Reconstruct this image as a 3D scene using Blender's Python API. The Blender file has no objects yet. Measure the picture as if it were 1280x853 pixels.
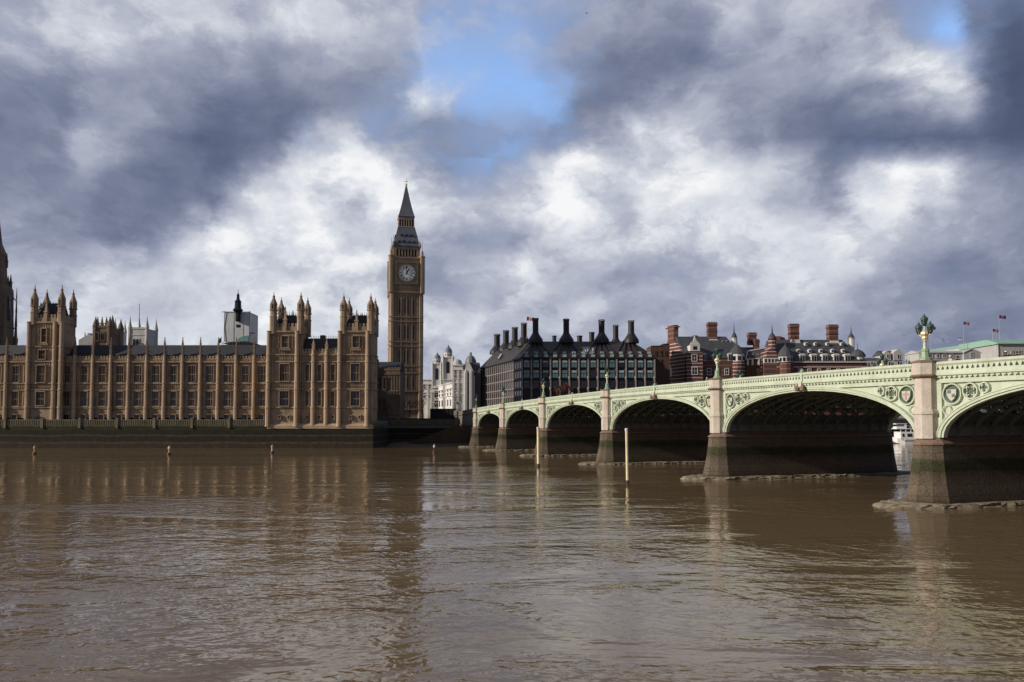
import bpy, bmesh, math, random
from math import sin, cos, tan, pi, radians as R, sqrt, exp
from mathutils import Vector, Matrix
random.seed(7)
scene = bpy.context.scene
COL = scene.collection

# ------------------------------------------------------------------ camera
EYE = 8.8                                    # metres above the river
FPX = 900.0                                  # focal length in pixels of the 1280 px photograph
PITCH = R(2.2)
ROW0 = 527 - FPX * tan(PITCH)                # row of the lens axis: the photograph is a crop of a wider frame
cam_d = bpy.data.cameras.new("camera"); cam = bpy.data.objects.new("camera", cam_d); COL.objects.link(cam)
cam.location = (0, 0, EYE); cam.rotation_euler = (R(90) + PITCH, 0, 0)
cam_d.sensor_width = 36; cam_d.lens = FPX / 1280 * 36; cam_d.shift_y = (ROW0 - 426.5) / 1280; cam_d.clip_start = 0.5; cam_d.clip_end = 20000
scene.camera = cam

def ray(px, py):
    u = (px - 640) / FPX; v = (ROW0 - py) / FPX
    return u, cos(PITCH) - v * sin(PITCH), sin(PITCH) + v * cos(PITCH)
def fx(px, Y, py=480):                       # world X of a picture column at depth Y
    d = ray(px, py); return d[0] / d[1] * Y
def fz(py, Y):                               # world height of a picture row at depth Y
    d = ray(640, py); return d[2] / d[1] * Y + EYE

# ------------------------------------------------------------------ sun and sky
SUN_AZ, SUN_EL = R(-107), R(21)
sd = Vector((sin(SUN_AZ) * cos(SUN_EL), cos(SUN_AZ) * cos(SUN_EL), sin(SUN_EL)))
sl = bpy.data.lights.new("sun", 'SUN'); so = bpy.data.objects.new("sun", sl); COL.objects.link(so)
sl.energy = 4.1; sl.angle = R(0.6); sl.color = (1.0, 0.89, 0.75)
so.location = (-200, -50, 200); so.rotation_euler = sd.to_track_quat('Z', 'Y').to_euler()

world = bpy.data.worlds.new("World"); scene.world = world; world.use_nodes = True
NT = world.node_tree; NT.nodes.clear()
def wn(t, **k):
    n = NT.nodes.new(t)
    for a, b in k.items(): setattr(n, a, b)
    return n
def wl(a, b): NT.links.new(a, b)
def wmath(op, a, b=None, c=None, clamp=False):
    n = wn('ShaderNodeMath', operation=op); n.use_clamp = clamp
    for i, s in enumerate((a, b, c)):
        if s is None: continue
        if isinstance(s, (int, float)): n.inputs[i].default_value = s
        else: wl(s, n.inputs[i])
    return n.outputs[0]
out = wn('ShaderNodeOutputWorld'); bg = wn('ShaderNodeBackground'); bg.inputs[1].default_value = 0.1
wl(bg.outputs[0], out.inputs[0])
sky = wn('ShaderNodeTexSky', sky_type='NISHITA'); sky.sun_disc = False
sky.sun_elevation = SUN_EL; sky.sun_rotation = SUN_AZ % (2 * pi)
tc = wn('ShaderNodeTexCoord'); sep = wn('ShaderNodeSeparateXYZ'); wl(tc.outputs['Generated'], sep.inputs[0])
fy = wmath('MAXIMUM', sep.outputs[1], .2)                  # direction -> slopes to the right and upwards, seen looking west
comb = wn('ShaderNodeCombineXYZ'); wl(wmath('DIVIDE', sep.outputs[0], fy), comb.inputs[0]); wl(wmath('DIVIDE', sep.outputs[2], fy), comb.inputs[1])
# cloud edges: the placed banks are bent by fractal noise, then billows are laid over them
def noise(scale, detail, rough, vec, lac=2.0):
    n = wn('ShaderNodeTexNoise'); n.inputs['Scale'].default_value = scale; n.inputs['Detail'].default_value = detail
    n.inputs['Roughness'].default_value = rough; n.inputs['Lacunarity'].default_value = lac; wl(vec, n.inputs['Vector']); return n
def vec(op, a, b):
    n = wn('ShaderNodeVectorMath', operation=op); wl(a, n.inputs[0])
    if isinstance(b, tuple): n.inputs[1].default_value = b
    else: wl(b, n.inputs[1])
    return n.outputs[0]
NV = vec('MULTIPLY', tc.outputs['Generated'], (1.0, 1.0, 1.6))
wz = noise(5.5, 9, 0.63, NV)
wv = vec('SUBTRACT', wz.outputs['Color'], (.5, .5, .5))
Q = vec('ADD', comb.outputs[0], vec('MULTIPLY', wv, (.17, .11, 0)))
# the cloud banks: for each height above the horizon, (bearing, brightness, blueness) from left to right
BANKS = [
 (-60, [(0,.62,0),(250,.62,0),(640,.6,.3),(900,.6,.1),(1280,.4,.3)]),
 (25, [(0,.68,0),(110,.72,0),(250,.70,0),(330,.72,0),(430,.70,0),(500,.62,.25),(580,.58,.75),(640,.55,.8),(700,.5,.55),(755,.5,.4),(800,.46,.1),(860,.46,0),(905,.70,.1),(950,.56,0),(1010,.62,0),(1100,.62,0),(1140,.52,.4),(1190,.45,.7),(1235,.35,.2),(1280,.22,0)]),
 (85, [(0,.52,0),(60,.50,0),(110,.60,0),(160,.60,0),(220,.50,0),(300,.48,0),(400,.54,0),(460,.52,.1),(495,.55,.5),(530,.66,.9),(590,.66,.95),(650,.60,.9),(690,.52,.6),(740,.46,.25),(800,.42,0),(870,.44,0),(930,.56,0),(1010,.58,0),(1080,.64,0),(1120,.84,0),(1180,.95,0),(1205,.86,.1),(1265,.26,.1),(1280,.18,0)]),
 (125, [(0,.40,0),(60,.44,0),(110,.60,0),(150,.64,0),(190,.46,0),(250,.36,0),(340,.38,0),(420,.46,.1),(480,.54,.2),(510,.76,.4),(550,.78,.4),(590,.54,.8),(640,.52,.8),(690,.48,.6),(740,.40,.2),(800,.42,0),(850,.58,0),(890,.66,0),(930,.50,0),(990,.46,0),(1060,.42,0),(1120,.48,0),(1170,.62,0),(1205,.68,0),(1262,.24,0),(1280,.16,0)]),
 (165, [(0,.36,0),(50,.40,0),(85,.62,0),(130,.58,0),(170,.42,0),(230,.30,0),(310,.28,0),(350,.34,0),(385,.60,.3),(430,.72,.3),(480,.50,.3),(530,.44,.3),(590,.42,.5),(650,.42,.5),(700,.42,.3),(760,.52,.1),(830,.72,0),(862,.80,0),(900,.62,0),(960,.52,0),(1020,.40,0),(1090,.30,0),(1170,.30,0),(1230,.28,0),(1280,.20,0)]),
 (205, [(0,.40,0),(50,.42,0),(85,.54,0),(120,.40,0),(190,.32,0),(280,.34,0),(330,.52,0),(370,.78,.2),(420,.96,0),(470,.94,0),(510,.72,.1),(545,.46,.3),(600,.42,.45),(640,.54,.3),(690,.80,.1),(730,.98,0),(770,.86,0),(820,.80,0),(870,.84,0),(930,.76,0),(990,.64,0),(1050,.46,0),(1100,.62,0),(1140,.92,0),(1178,.88,0),(1225,.52,0),(1280,.42,0)]),
 (250, [(0,.46,0),(60,.46,0),(110,.40,0),(180,.36,0),(250,.40,0),(300,.60,0),(335,.92,0),(385,.98,0),(412,.70,.1),(440,.56,.25),(468,.70,.1),(500,.90,0),(560,.86,0),(610,.74,0),(660,.82,0),(705,.98,0),(740,.70,.1),(775,.66,.1),(810,.86,0),(880,.84,0),(940,.78,0),(1000,.62,0),(1050,.60,0),(1085,.88,0),(1115,.84,0),(1150,.58,0),(1210,.54,0),(1280,.48,0)]),
 (295, [(0,.58,0),(60,.48,0),(120,.42,0),(175,.46,0),(220,.78,0),(270,.84,0),(330,.82,0),(390,.92,0),(440,.76,0),(490,.78,0),(540,.60,.15),(590,.50,.25),(640,.52,.2),(690,.62,.1),(740,.78,0),(800,.82,0),(870,.80,0),(930,.76,0),(990,.74,0),(1050,.86,0),(1090,.74,0),(1140,.62,0),(1200,.58,0),(1280,.52,0)]),
 (340, [(0,.66,0),(70,.62,0),(120,.82,0),(170,.72,0),(230,.88,0),(300,.82,0),(370,.80,0),(440,.80,0),(500,.70,0),(550,.56,.1),(600,.64,0),(640,.84,0),(690,.62,.1),(750,.58,.1),(810,.64,0),(880,.66,0),(940,.70,0),(1000,.78,0),(1060,.70,0),(1120,.58,0),(1200,.46,0),(1280,.44,0)]),
 (390, [(0,.70,0),(100,.74,0),(200,.80,0),(300,.78,0),(400,.78,0),(480,.76,0),(560,.68,0),(620,.72,0),(700,.66,0),(780,.60,0),(860,.60,0),(940,.62,0),(1020,.58,0),(1100,.50,0),(1180,.50,0),(1280,.46,0)]),
 (450, [(0,.74,0),(200,.78,0),(400,.76,0),(560,.68,0),(700,.62,0),(860,.56,0),(1000,.54,0),(1140,.50,0),(1280,.50,0)]),
 (530, [(0,.7,0),(640,.66,0),(1280,.52,0)])]
qs = wn('ShaderNodeSeparateXYZ'); wl(Q, qs.inputs[0])
U0, U1 = -.80, .80
ux = wn('ShaderNodeMapRange'); wl(qs.outputs[0], ux.inputs[0]); ux.inputs[1].default_value = U0; ux.inputs[2].default_value = U1
bank_b = bank_m = None
ups = [(527 - r[0]) / FPX for r in BANKS]
for k, (row, stops) in enumerate(BANKS):
    rp = wn('ShaderNodeValToRGB'); wl(ux.outputs[0], rp.inputs[0]); rp.color_ramp.interpolation = 'EASE'; el_ = rp.color_ramp.elements
    for q_, (px, b_, m_) in enumerate(stops):
        p_ = ((px - 640) / FPX - U0) / (U1 - U0)
        if q_ == 0: e = el_[0]
        elif q_ == len(stops) - 1: e = el_[len(el_) - 1]
        else: e = el_.new(p_)
        e.position = p_; e.color = (b_, m_, 0, 1)
    # tent weight of this row
    lo = ups[k + 1] if k + 1 < len(ups) else ups[k] - 5; hi = ups[k - 1] if k else ups[k] + 50
    w1_ = wn('ShaderNodeMapRange'); wl(qs.outputs[1], w1_.inputs[0]); w2_ = wn('ShaderNodeMapRange'); wl(qs.outputs[1], w2_.inputs[0])
    w1_.inputs[1].default_value = lo; w1_.inputs[2].default_value = ups[k]; w2_.inputs[1].default_value = ups[k]; w2_.inputs[2].default_value = hi; w2_.inputs[3].default_value = 1; w2_.inputs[4].default_value = 0
    if k + 1 == len(ups): w1_.inputs[3].default_value = 1
    wt = wmath('MULTIPLY', w1_.outputs[0], w2_.outputs[0])
    cs_ = wn('ShaderNodeSeparateColor'); wl(rp.outputs[0], cs_.inputs[0])
    bank_b = wmath('MULTIPLY', cs_.outputs[0], wt) if bank_b is None else wmath('MULTIPLY_ADD', cs_.outputs[0], wt, bank_b)
    bank_m = wmath('MULTIPLY', cs_.outputs[1], wt) if bank_m is None else wmath('MULTIPLY_ADD', cs_.outputs[1], wt, bank_m)
NW = vec('ADD', NV, vec('MULTIPLY', wv, (.10, .10, .10)))
fb = noise(6.0, 9, 0.57, NW)
fb_s = noise(6.0, 9, 0.57, vec('ADD', NW, (-.022, 0, .034)))         # the same field a step towards the light
B = wmath('MULTIPLY_ADD', wmath('SUBTRACT', bank_b, .58), 1.14, .53)
amp = wmath('MULTIPLY_ADD', bank_b, .38, .04)              # dark undersides are smooth, sunlit tops are billowy
B = wmath('MULTIPLY_ADD', wmath('SUBTRACT', fb.outputs[0], .5), amp, B)
B = wmath('MULTIPLY_ADD', wmath('SUBTRACT', fb.outputs[0], fb_s.outputs[0]), wmath('MULTIPLY', amp, 1.9), B)
# crisp cumulus heads: a cut through a third fractal field, bent by the same wind
fc = noise(9.0, 10, 0.62, vec('ADD', NW, (3.1, 1.7, .4)))
head = wn('ShaderNodeMapRange', interpolation_type='SMOOTHSTEP'); wl(fc.outputs[0], head.inputs[0]); head.inputs[1].default_value = .46; head.inputs[2].default_value = .57
B = wmath('MULTIPLY_ADD', wmath('SUBTRACT', head.outputs[0], .5), wmath('MULTIPLY_ADD', bank_b, .20, -.04), B)
ramp = wn('ShaderNodeValToRGB'); wl(B, ramp.inputs[0]); cr = ramp.color_ramp
cr.interpolation = 'B_SPLINE'
for i, (p, c) in enumerate([(0.0,(.055,.072,.130)),(.2,(.105,.130,.215)),(.4,(.225,.255,.365)),(.6,(.43,.46,.56)),(.8,(.70,.73,.79)),(1.0,(.97,.97,.97))]):
    e = cr.elements[0] if p == 0 else (cr.elements[len(cr.elements) - 1] if p == 1 else cr.elements.new(p))
    e.color = (*c, 1)
up = wn('ShaderNodeVectorMath', operation='SCALE'); up.inputs['Scale'].default_value = 10.0; wl(ramp.outputs[0], up.inputs[0])
bm_ = wmath('MULTIPLY_ADD', wmath('SUBTRACT', .5, fb.outputs[0]), 1.1, wmath('MULTIPLY_ADD', wmath('SUBTRACT', .5, head.outputs[0]), .16, wmath('MULTIPLY', bank_m, 1.15)))
mask = wn('ShaderNodeMapRange', interpolation_type='SMOOTHSTEP'); wl(bm_, mask.inputs[0])
mask.inputs[1].default_value = .14; mask.inputs[2].default_value = 1.3; mask.inputs[3].default_value = 0; mask.inputs[4].default_value = 1.0
thin = wmath('MULTIPLY', mask.outputs[0], wmath('SUBTRACT', 1.3, B, clamp=True), clamp=True)
mix = wn('ShaderNodeMix', data_type='RGBA'); wl(thin, mix.inputs[0]); wl(up.outputs[0], mix.inputs[6])
wl(vec('MULTIPLY', sky.outputs[0], (2.6, 2.9, 3.4)), mix.inputs[7])
back = wn('ShaderNodeMapRange', interpolation_type='SMOOTHSTEP'); wl(sep.outputs[1], back.inputs[0])     # unseen sky behind the camera dimmed to cut the fill light
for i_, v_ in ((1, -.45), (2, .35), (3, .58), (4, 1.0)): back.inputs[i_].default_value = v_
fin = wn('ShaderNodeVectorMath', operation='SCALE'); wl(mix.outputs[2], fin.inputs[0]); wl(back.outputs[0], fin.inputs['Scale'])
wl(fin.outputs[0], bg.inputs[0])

scene.view_settings.view_transform = 'Standard'; scene.view_settings.look = 'None'
scene.view_settings.exposure = 0.0; scene.view_settings.gamma = 1.0
scene.view_settings.use_curve_mapping = False

# ------------------------------------------------------------------ materials
MATS = {}
def new_mat(name):
    m = bpy.data.materials.new(name); m.use_nodes = True; MATS[name] = m
    nt = m.node_tree; b = nt.nodes['Principled BSDF']
    return m, nt, b
def mat(name, col, rough=.8, var=.25, scale=.6, col2=None, bump=.0, bscale=6, metal=0, spec=.3, z_lo=None, bands=None, fine=.12):
    """colour broken up by two noises; col2 is the colour of the dirty patches; bands = (period, share, colour) courses"""
    m, nt, b = new_mat(name); N = nt.nodes; L = nt.links.new
    b.inputs['Roughness'].default_value = rough; b.inputs['Metallic'].default_value = metal
    b.inputs['Specular IOR Level'].default_value = spec
    g = N.new('ShaderNodeNewGeometry'); pos = g.outputs['Position']
    n1 = N.new('ShaderNodeTexNoise'); n1.inputs['Scale'].default_value = scale; n1.inputs['Detail'].default_value = 6; L(pos, n1.inputs['Vector'])
    n2 = N.new('ShaderNodeTexNoise'); n2.inputs['Scale'].default_value = scale * 9; n2.inputs['Detail'].default_value = 4; L(pos, n2.inputs['Vector'])
    mp = N.new('ShaderNodeMapping'); mp.inputs['Scale'].default_value = (1, 1, .18); L(pos, mp.inputs[0])
    n3 = N.new('ShaderNodeTexNoise'); n3.inputs['Scale'].default_value = scale * 2.2; n3.inputs['Detail'].default_value = 5; L(mp.outputs[0], n3.inputs['Vector'])
    c2 = col2 or tuple(c * .55 for c in col)
    mr = N.new('ShaderNodeMapRange'); mr.inputs[1].default_value = .42; mr.inputs[2].default_value = .72; mr.inputs[4].default_value = min(1, var * 2.6)
    av = N.new('ShaderNodeMath'); av.operation = 'MULTIPLY_ADD'; av.inputs[1].default_value = .5
    hf = N.new('ShaderNodeMath'); hf.operation = 'MULTIPLY'; hf.inputs[1].default_value = .5
    L(n1.outputs[0], hf.inputs[0]); L(n3.outputs[0], av.inputs[0]); L(hf.outputs[0], av.inputs[2]); L(av.outputs[0], mr.inputs[0])
    mx = N.new('ShaderNodeMix'); mx.data_type = 'RGBA'; L(mr.outputs[0], mx.inputs[0])
    mx.inputs[6].default_value = (*col, 1); mx.inputs[7].default_value = (*c2, 1)
    cur = mx.outputs[2]
    if bands:
        per, share, bc = bands
        sp = N.new('ShaderNodeSeparateXYZ'); L(pos, sp.inputs[0])
        dv = N.new('ShaderNodeMath'); dv.operation = 'DIVIDE'; dv.inputs[1].default_value = per; L(sp.outputs[2], dv.inputs[0])
        fr = N.new('ShaderNodeMath'); fr.operation = 'FRACT'; L(dv.outputs[0], fr.inputs[0])
        lt = N.new('ShaderNodeMath'); lt.operation = 'LESS_THAN'; lt.inputs[1].default_value = share; L(fr.outputs[0], lt.inputs[0])
        mb = N.new('ShaderNodeMix'); mb.data_type = 'RGBA'; L(lt.outputs[0], mb.inputs[0]); L(cur, mb.inputs[6]); mb.inputs[7].default_value = (*bc, 1)
        cur = mb.outputs[2]
    hs = N.new('ShaderNodeHueSaturation'); L(cur, hs.inputs['Color'])
    vr = N.new('ShaderNodeMapRange'); vr.inputs[1].default_value = .3; vr.inputs[2].default_value = .7
    vr.inputs[3].default_value = 1 - fine; vr.inputs[4].default_value = 1 + fine; L(n2.outputs[0], vr.inputs[0]); L(vr.outputs[0], hs.inputs['Value'])
    L(hs.outputs[0], b.inputs['Base Color'])
    if bump:
        bp = N.new('ShaderNodeBump'); bp.inputs['Strength'].default_value = bump; bp.inputs['Distance'].default_value = .05
        nb = N.new('ShaderNodeTexNoise'); nb.inputs['Scale'].default_value = bscale; nb.inputs['Detail'].default_value = 5; L(pos, nb.inputs['Vector'])
        L(nb.outputs[0], bp.inputs['Height']); L(bp.outputs[0], b.inputs['Normal'])
    return m
def glass(name, col, rough=.12, spec=.6):
    m, nt, b = new_mat(name); b.inputs['Base Color'].default_value = (*col, 1)
    b.inputs['Roughness'].default_value = rough; b.inputs['Specular IOR Level'].default_value = spec
    N = nt.nodes; g = N.new('ShaderNodeNewGeometry'); n = N.new('ShaderNodeTexNoise'); n.inputs['Scale'].default_value = .7; nt.links.new(g.outputs['Position'], n.inputs['Vector'])
    bp = N.new('ShaderNodeBump'); bp.inputs['Strength'].default_value = .15; bp.inputs['Distance'].default_value = .3
    nt.links.new(n.outputs[0], bp.inputs['Height']); nt.links.new(bp.outputs[0], b.inputs['Normal'])
    return m

STONE = mat('honey_limestone', (.385,.285,.195), .9, .42, .3, (.14,.105,.078), .5, 3)
STONE_P = mat('pale_limestone', (.46,.345,.24), .9, .26, .3, (.25,.18,.12), .4, 3)
STONE_D = mat('sooty_limestone', (.20,.150,.108), .9, .3, .25, (.085,.065,.05), .4, 3)
TOWERST = mat('tower_limestone', (.385,.285,.195), .9, .34, .18, (.20,.15,.105), .4, 3)
SLATE = mat('slate_roof', (.042,.044,.054), .65, .3, .5, (.025,.026,.032), .3, 4)
IRONROOF = mat('iron_roof', (.15,.165,.19), .55, .25, .4, (.06,.065,.075), .2, 4)
WINDOW = glass('dark_window_glass', (.018,.018,.022))
GOLD = mat('gilded_metal', (.74,.63,.42), .45, .1, 2, None, 0, 6, .35)
GILTSTONE = mat('gilded_stonework', (.27,.215,.13), .6, .2, 1.0)
DIAL = mat('opal_dial_glass', (.90,.91,.88), .3, .03, 1)
BLACKIRON = mat('black_painted_metal', (.012,.014,.02), .4, .1, 2)
FARSTONE = mat('portland_stone', (.68,.66,.63), .85, .3, .12, (.37,.355,.345), .2, 2)
FARSTONE2 = mat('grey_portland_stone', (.46,.45,.44), .85, .3, .12, (.30,.29,.285), .2, 2)
LEAD = mat('lead_dome', (.20,.22,.24), .5, .2, .5)
ABBEY = mat('white_abbey_stone', (.56,.54,.51), .85, .3, .15, (.33,.32,.31), .2, 2)
GREEN = mat('pale_green_paint', (.525,.585,.465), .5, .26, .5, (.34,.37,.27), .0, 5, 0, .4, fine=.07)
GREEN2 = mat('mid_green_paint', (.25,.36,.22), .5, .15, .6, (.17,.25,.15), .0, 5, 0, .4)
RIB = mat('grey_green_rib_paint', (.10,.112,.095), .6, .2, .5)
RECESS = mat('recess_shade_green', (.10,.13,.095), .6, .2, .6)  # pale green darkened to carry the shade inside the tracery circles
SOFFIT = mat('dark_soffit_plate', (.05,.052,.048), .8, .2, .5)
GREYBAND = mat('grey_skewback_stone', (.17,.175,.185), .8, .25, .25)
GRANITE = mat('pink_granite', (.565,.50,.44), .75, .3, .6, (.33,.28,.24), .3, 7)
GRANITE_B = mat('brown_granite_moulding', (.23,.155,.12), .8, .25, .6, (.18,.115,.085), .3, 6)
ASPHALT = mat('asphalt', (.05,.05,.052), .9, .2, .5)
CONCRETE = mat('rough_concrete', (.30,.25,.18), .9, .5, .9, (.06,.05,.036), .9, 2.2)
TIMBER = mat('pale_timber_post', (.80,.70,.45), .8, .3, 1.2, (.50,.40,.22))
BRONZE = mat('dark_bronze_cladding', (.030,.027,.028), .5, .2, .5, (.02,.018,.018))
BRONZEROOF = mat('dark_bronze_roof', (.040,.034,.034), .55, .3, .25, (.024,.021,.021))
PHSTONE = mat('pinkish_sandstone_pillar', (.33,.28,.26), .8, .2, .6)
TEAL = glass('blue_green_glass', (.10,.19,.21), .2, .8)
BLIND = mat('pale_window_blind', (.42,.47,.47), .6, .3, .5)
BRICK = mat('red_brick', (.14,.056,.046), .85, .25, .4, (.12,.04,.032), .2, 5)
BRICKBAND = mat('striped_red_brick', (.14,.056,.047), .85, .2, .4, (.11,.04,.034), .2, 5, bands=(1.75, .24, (.52,.44,.39)))
BRICKBAND2 = mat('finely_striped_brick', (.14,.064,.053), .85, .2, .4, (.10,.045,.036), .2, 5, bands=(2.4, .13, (.27,.19,.16)))
BROWNBRICK = mat('brown_brick', (.115,.062,.042), .9, .3, .4, (.07,.042,.032), .2, 4)
WHITETRIM = mat('white_painted_trim', (.68,.66,.63), .7, .15, .6)
NSLATE = mat('grey_slate_roof', (.075,.078,.088), .6, .3, .4, (.045,.046,.052))
COPPER = mat('green_copper_roof', (.28,.46,.36), .6, .15, .15)
CLOTHWRAP = mat('white_scaffold_sheeting', (.62,.63,.64), .6, .3, .25, (.45,.46,.48))
SCAFF = mat('scaffold_steel', (.14,.14,.15), .5, .2, 1)
NETTING = mat('green_debris_netting', (.18,.36,.31), .8, .3, .4)
BARK = mat('bare_bark', (.075,.05,.038), .95, .3, 1.5)
TWIG = mat('brown_twigs', (.085,.055,.043), .95, .3, 1.5)
RUSSET = mat('russet_leaves', (.36,.13,.085), .8, .3, 1.5, (.22,.07,.05))
LEAF = mat('dark_evergreen_leaves', (.035,.058,.042), .8, .4, .6, (.022,.036,.028))
WHITEPAINT = mat('white_boat_paint', (.80,.80,.80), .35, .1, .5)
SKIN = mat('skin', (.52,.34,.26), .6, .05, 3)
MUD = mat('river_mud', (.085,.060,.038), .75, .4, .15, (.05,.036,.025), .6, 1.5)
GROUND = mat('paved_ground', (.12,.115,.11), .9, .3, .08)
HOARD = mat('black_hoarding', (.018,.017,.018), .8, .2, .6)
def cloth(name, c): return mat(name, c, .9, .1, 3)
def stained(name, levels, rough=.9, scale=.35, jitter=1.2, streak=.12, bump=.4):
    """stone whose algae, tide and dirt zones follow the water level: levels = [(height, colour), ...]"""
    m, nt, b = new_mat(name); N = nt.nodes; L = nt.links.new
    b.inputs['Roughness'].default_value = rough; b.inputs['Specular IOR Level'].default_value = .3
    g = N.new('ShaderNodeNewGeometry'); sp = N.new('ShaderNodeSeparateXYZ'); L(g.outputs['Position'], sp.inputs[0])
    n = N.new('ShaderNodeTexNoise'); n.inputs['Scale'].default_value = scale; n.inputs['Detail'].default_value = 7; L(g.outputs['Position'], n.inputs['Vector'])
    a = N.new('ShaderNodeMath'); a.operation = 'MULTIPLY_ADD'; a.inputs[1].default_value = jitter; L(n.outputs[0], a.inputs[0]); L(sp.outputs[2], a.inputs[2])
    top = levels[-1][0]; lo = levels[0][0]
    mr = N.new('ShaderNodeMapRange'); mr.inputs[1].default_value = lo + jitter * .5; mr.inputs[2].default_value = top + jitter * .5; L(a.outputs[0], mr.inputs[0])
    rp = N.new('ShaderNodeValToRGB'); L(mr.outputs[0], rp.inputs[0])
    for i, (z, c) in enumerate(levels):
        p_ = (z - lo) / (top - lo)
        e = rp.color_ramp.elements[0] if i == 0 else (rp.color_ramp.elements[len(rp.color_ramp.elements) - 1] if i == len(levels) - 1 else rp.color_ramp.elements.new(p_))
        e.color = (*c, 1)
    n2 = N.new('ShaderNodeTexNoise'); n2.inputs['Scale'].default_value = scale * 7; n2.inputs['Detail'].default_value = 6; L(g.outputs['Position'], n2.inputs['Vector'])
    hs = N.new('ShaderNodeHueSaturation'); L(rp.outputs[0], hs.inputs['Color'])
    vr = N.new('ShaderNodeMapRange'); vr.inputs[1].default_value = .3; vr.inputs[2].default_value = .7; vr.inputs[3].default_value = .75; vr.inputs[4].default_value = 1.25
    L(n2.outputs[0], vr.inputs[0]); L(vr.outputs[0], hs.inputs['Value'])
    br = N.new('ShaderNodeTexBrick'); br.inputs['Scale'].default_value = 1; br.inputs['Mortar Size'].default_value = .03; br.inputs['Brick Width'].default_value = 2.4; br.inputs['Row Height'].default_value = 1.1
    br.inputs['Color1'].default_value = (1,1,1,1); br.inputs['Color2'].default_value = (.8,.8,.8,1); br.inputs['Mortar'].default_value = (.5,.5,.5,1)
    cb = N.new('ShaderNodeCombineXYZ'); sx = N.new('ShaderNodeMath'); sx.operation = 'ADD'; L(sp.outputs[0], sx.inputs[0]); L(sp.outputs[1], sx.inputs[1])
    L(sx.outputs[0], cb.inputs[0]); L(sp.outputs[2], cb.inputs[1]); L(cb.outputs[0], br.inputs['Vector'])
    mu = N.new('ShaderNodeMix'); mu.data_type = 'RGBA'; mu.blend_type = 'MULTIPLY'; mu.inputs[0].default_value = .8; L(hs.outputs[0], mu.inputs[6]); L(br.outputs[0], mu.inputs[7])
    L(mu.outputs[2], b.inputs['Base Color'])
    bp = N.new('ShaderNodeBump'); bp.inputs['Strength'].default_value = bump; bp.inputs['Distance'].default_value = .08; L(n2.outputs[0], bp.inputs['Height']); L(bp.outputs[0], b.inputs['Normal'])
    return m
WALLST = stained('tide_stained_wall', [(-1,(.045,.032,.02)),(1.2,(.05,.036,.023)),(1.9,(.085,.065,.042)),(2.1,(.03,.024,.017)),(3.6,(.026,.022,.015)),(4.3,(.075,.06,.042)),(4.5,(.02,.018,.012)),(5.8,(.024,.022,.013)),(6.8,(.055,.052,.026)),(8.2,(.16,.145,.085)),(9.2,(.25,.21,.14))], scale=.12, jitter=1.0)
PIERST = stained('tide_stained_granite', [(-1,(.06,.045,.03)),(.5,(.085,.066,.046)),(.75,(.125,.095,.068)),(2.2,(.145,.115,.085)),(3.4,(.10,.08,.055)),(3.7,(.05,.054,.024)),(4.7,(.065,.064,.034)),(5.0,(.15,.12,.088)),(6.0,(.16,.125,.092)),(6.4,(.10,.068,.05)),(7.6,(.12,.08,.06))], scale=.6, jitter=1.0, bump=.7)
ABUT = stained('dark_abutment_granite', [(-1,(.03,.024,.017)),(3,(.045,.038,.026)),(6.0,(.06,.05,.036)),(7.2,(.12,.10,.08)),(9,(.18,.165,.15)),(15,(.20,.185,.17))], scale=.3, jitter=1.5)

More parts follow.
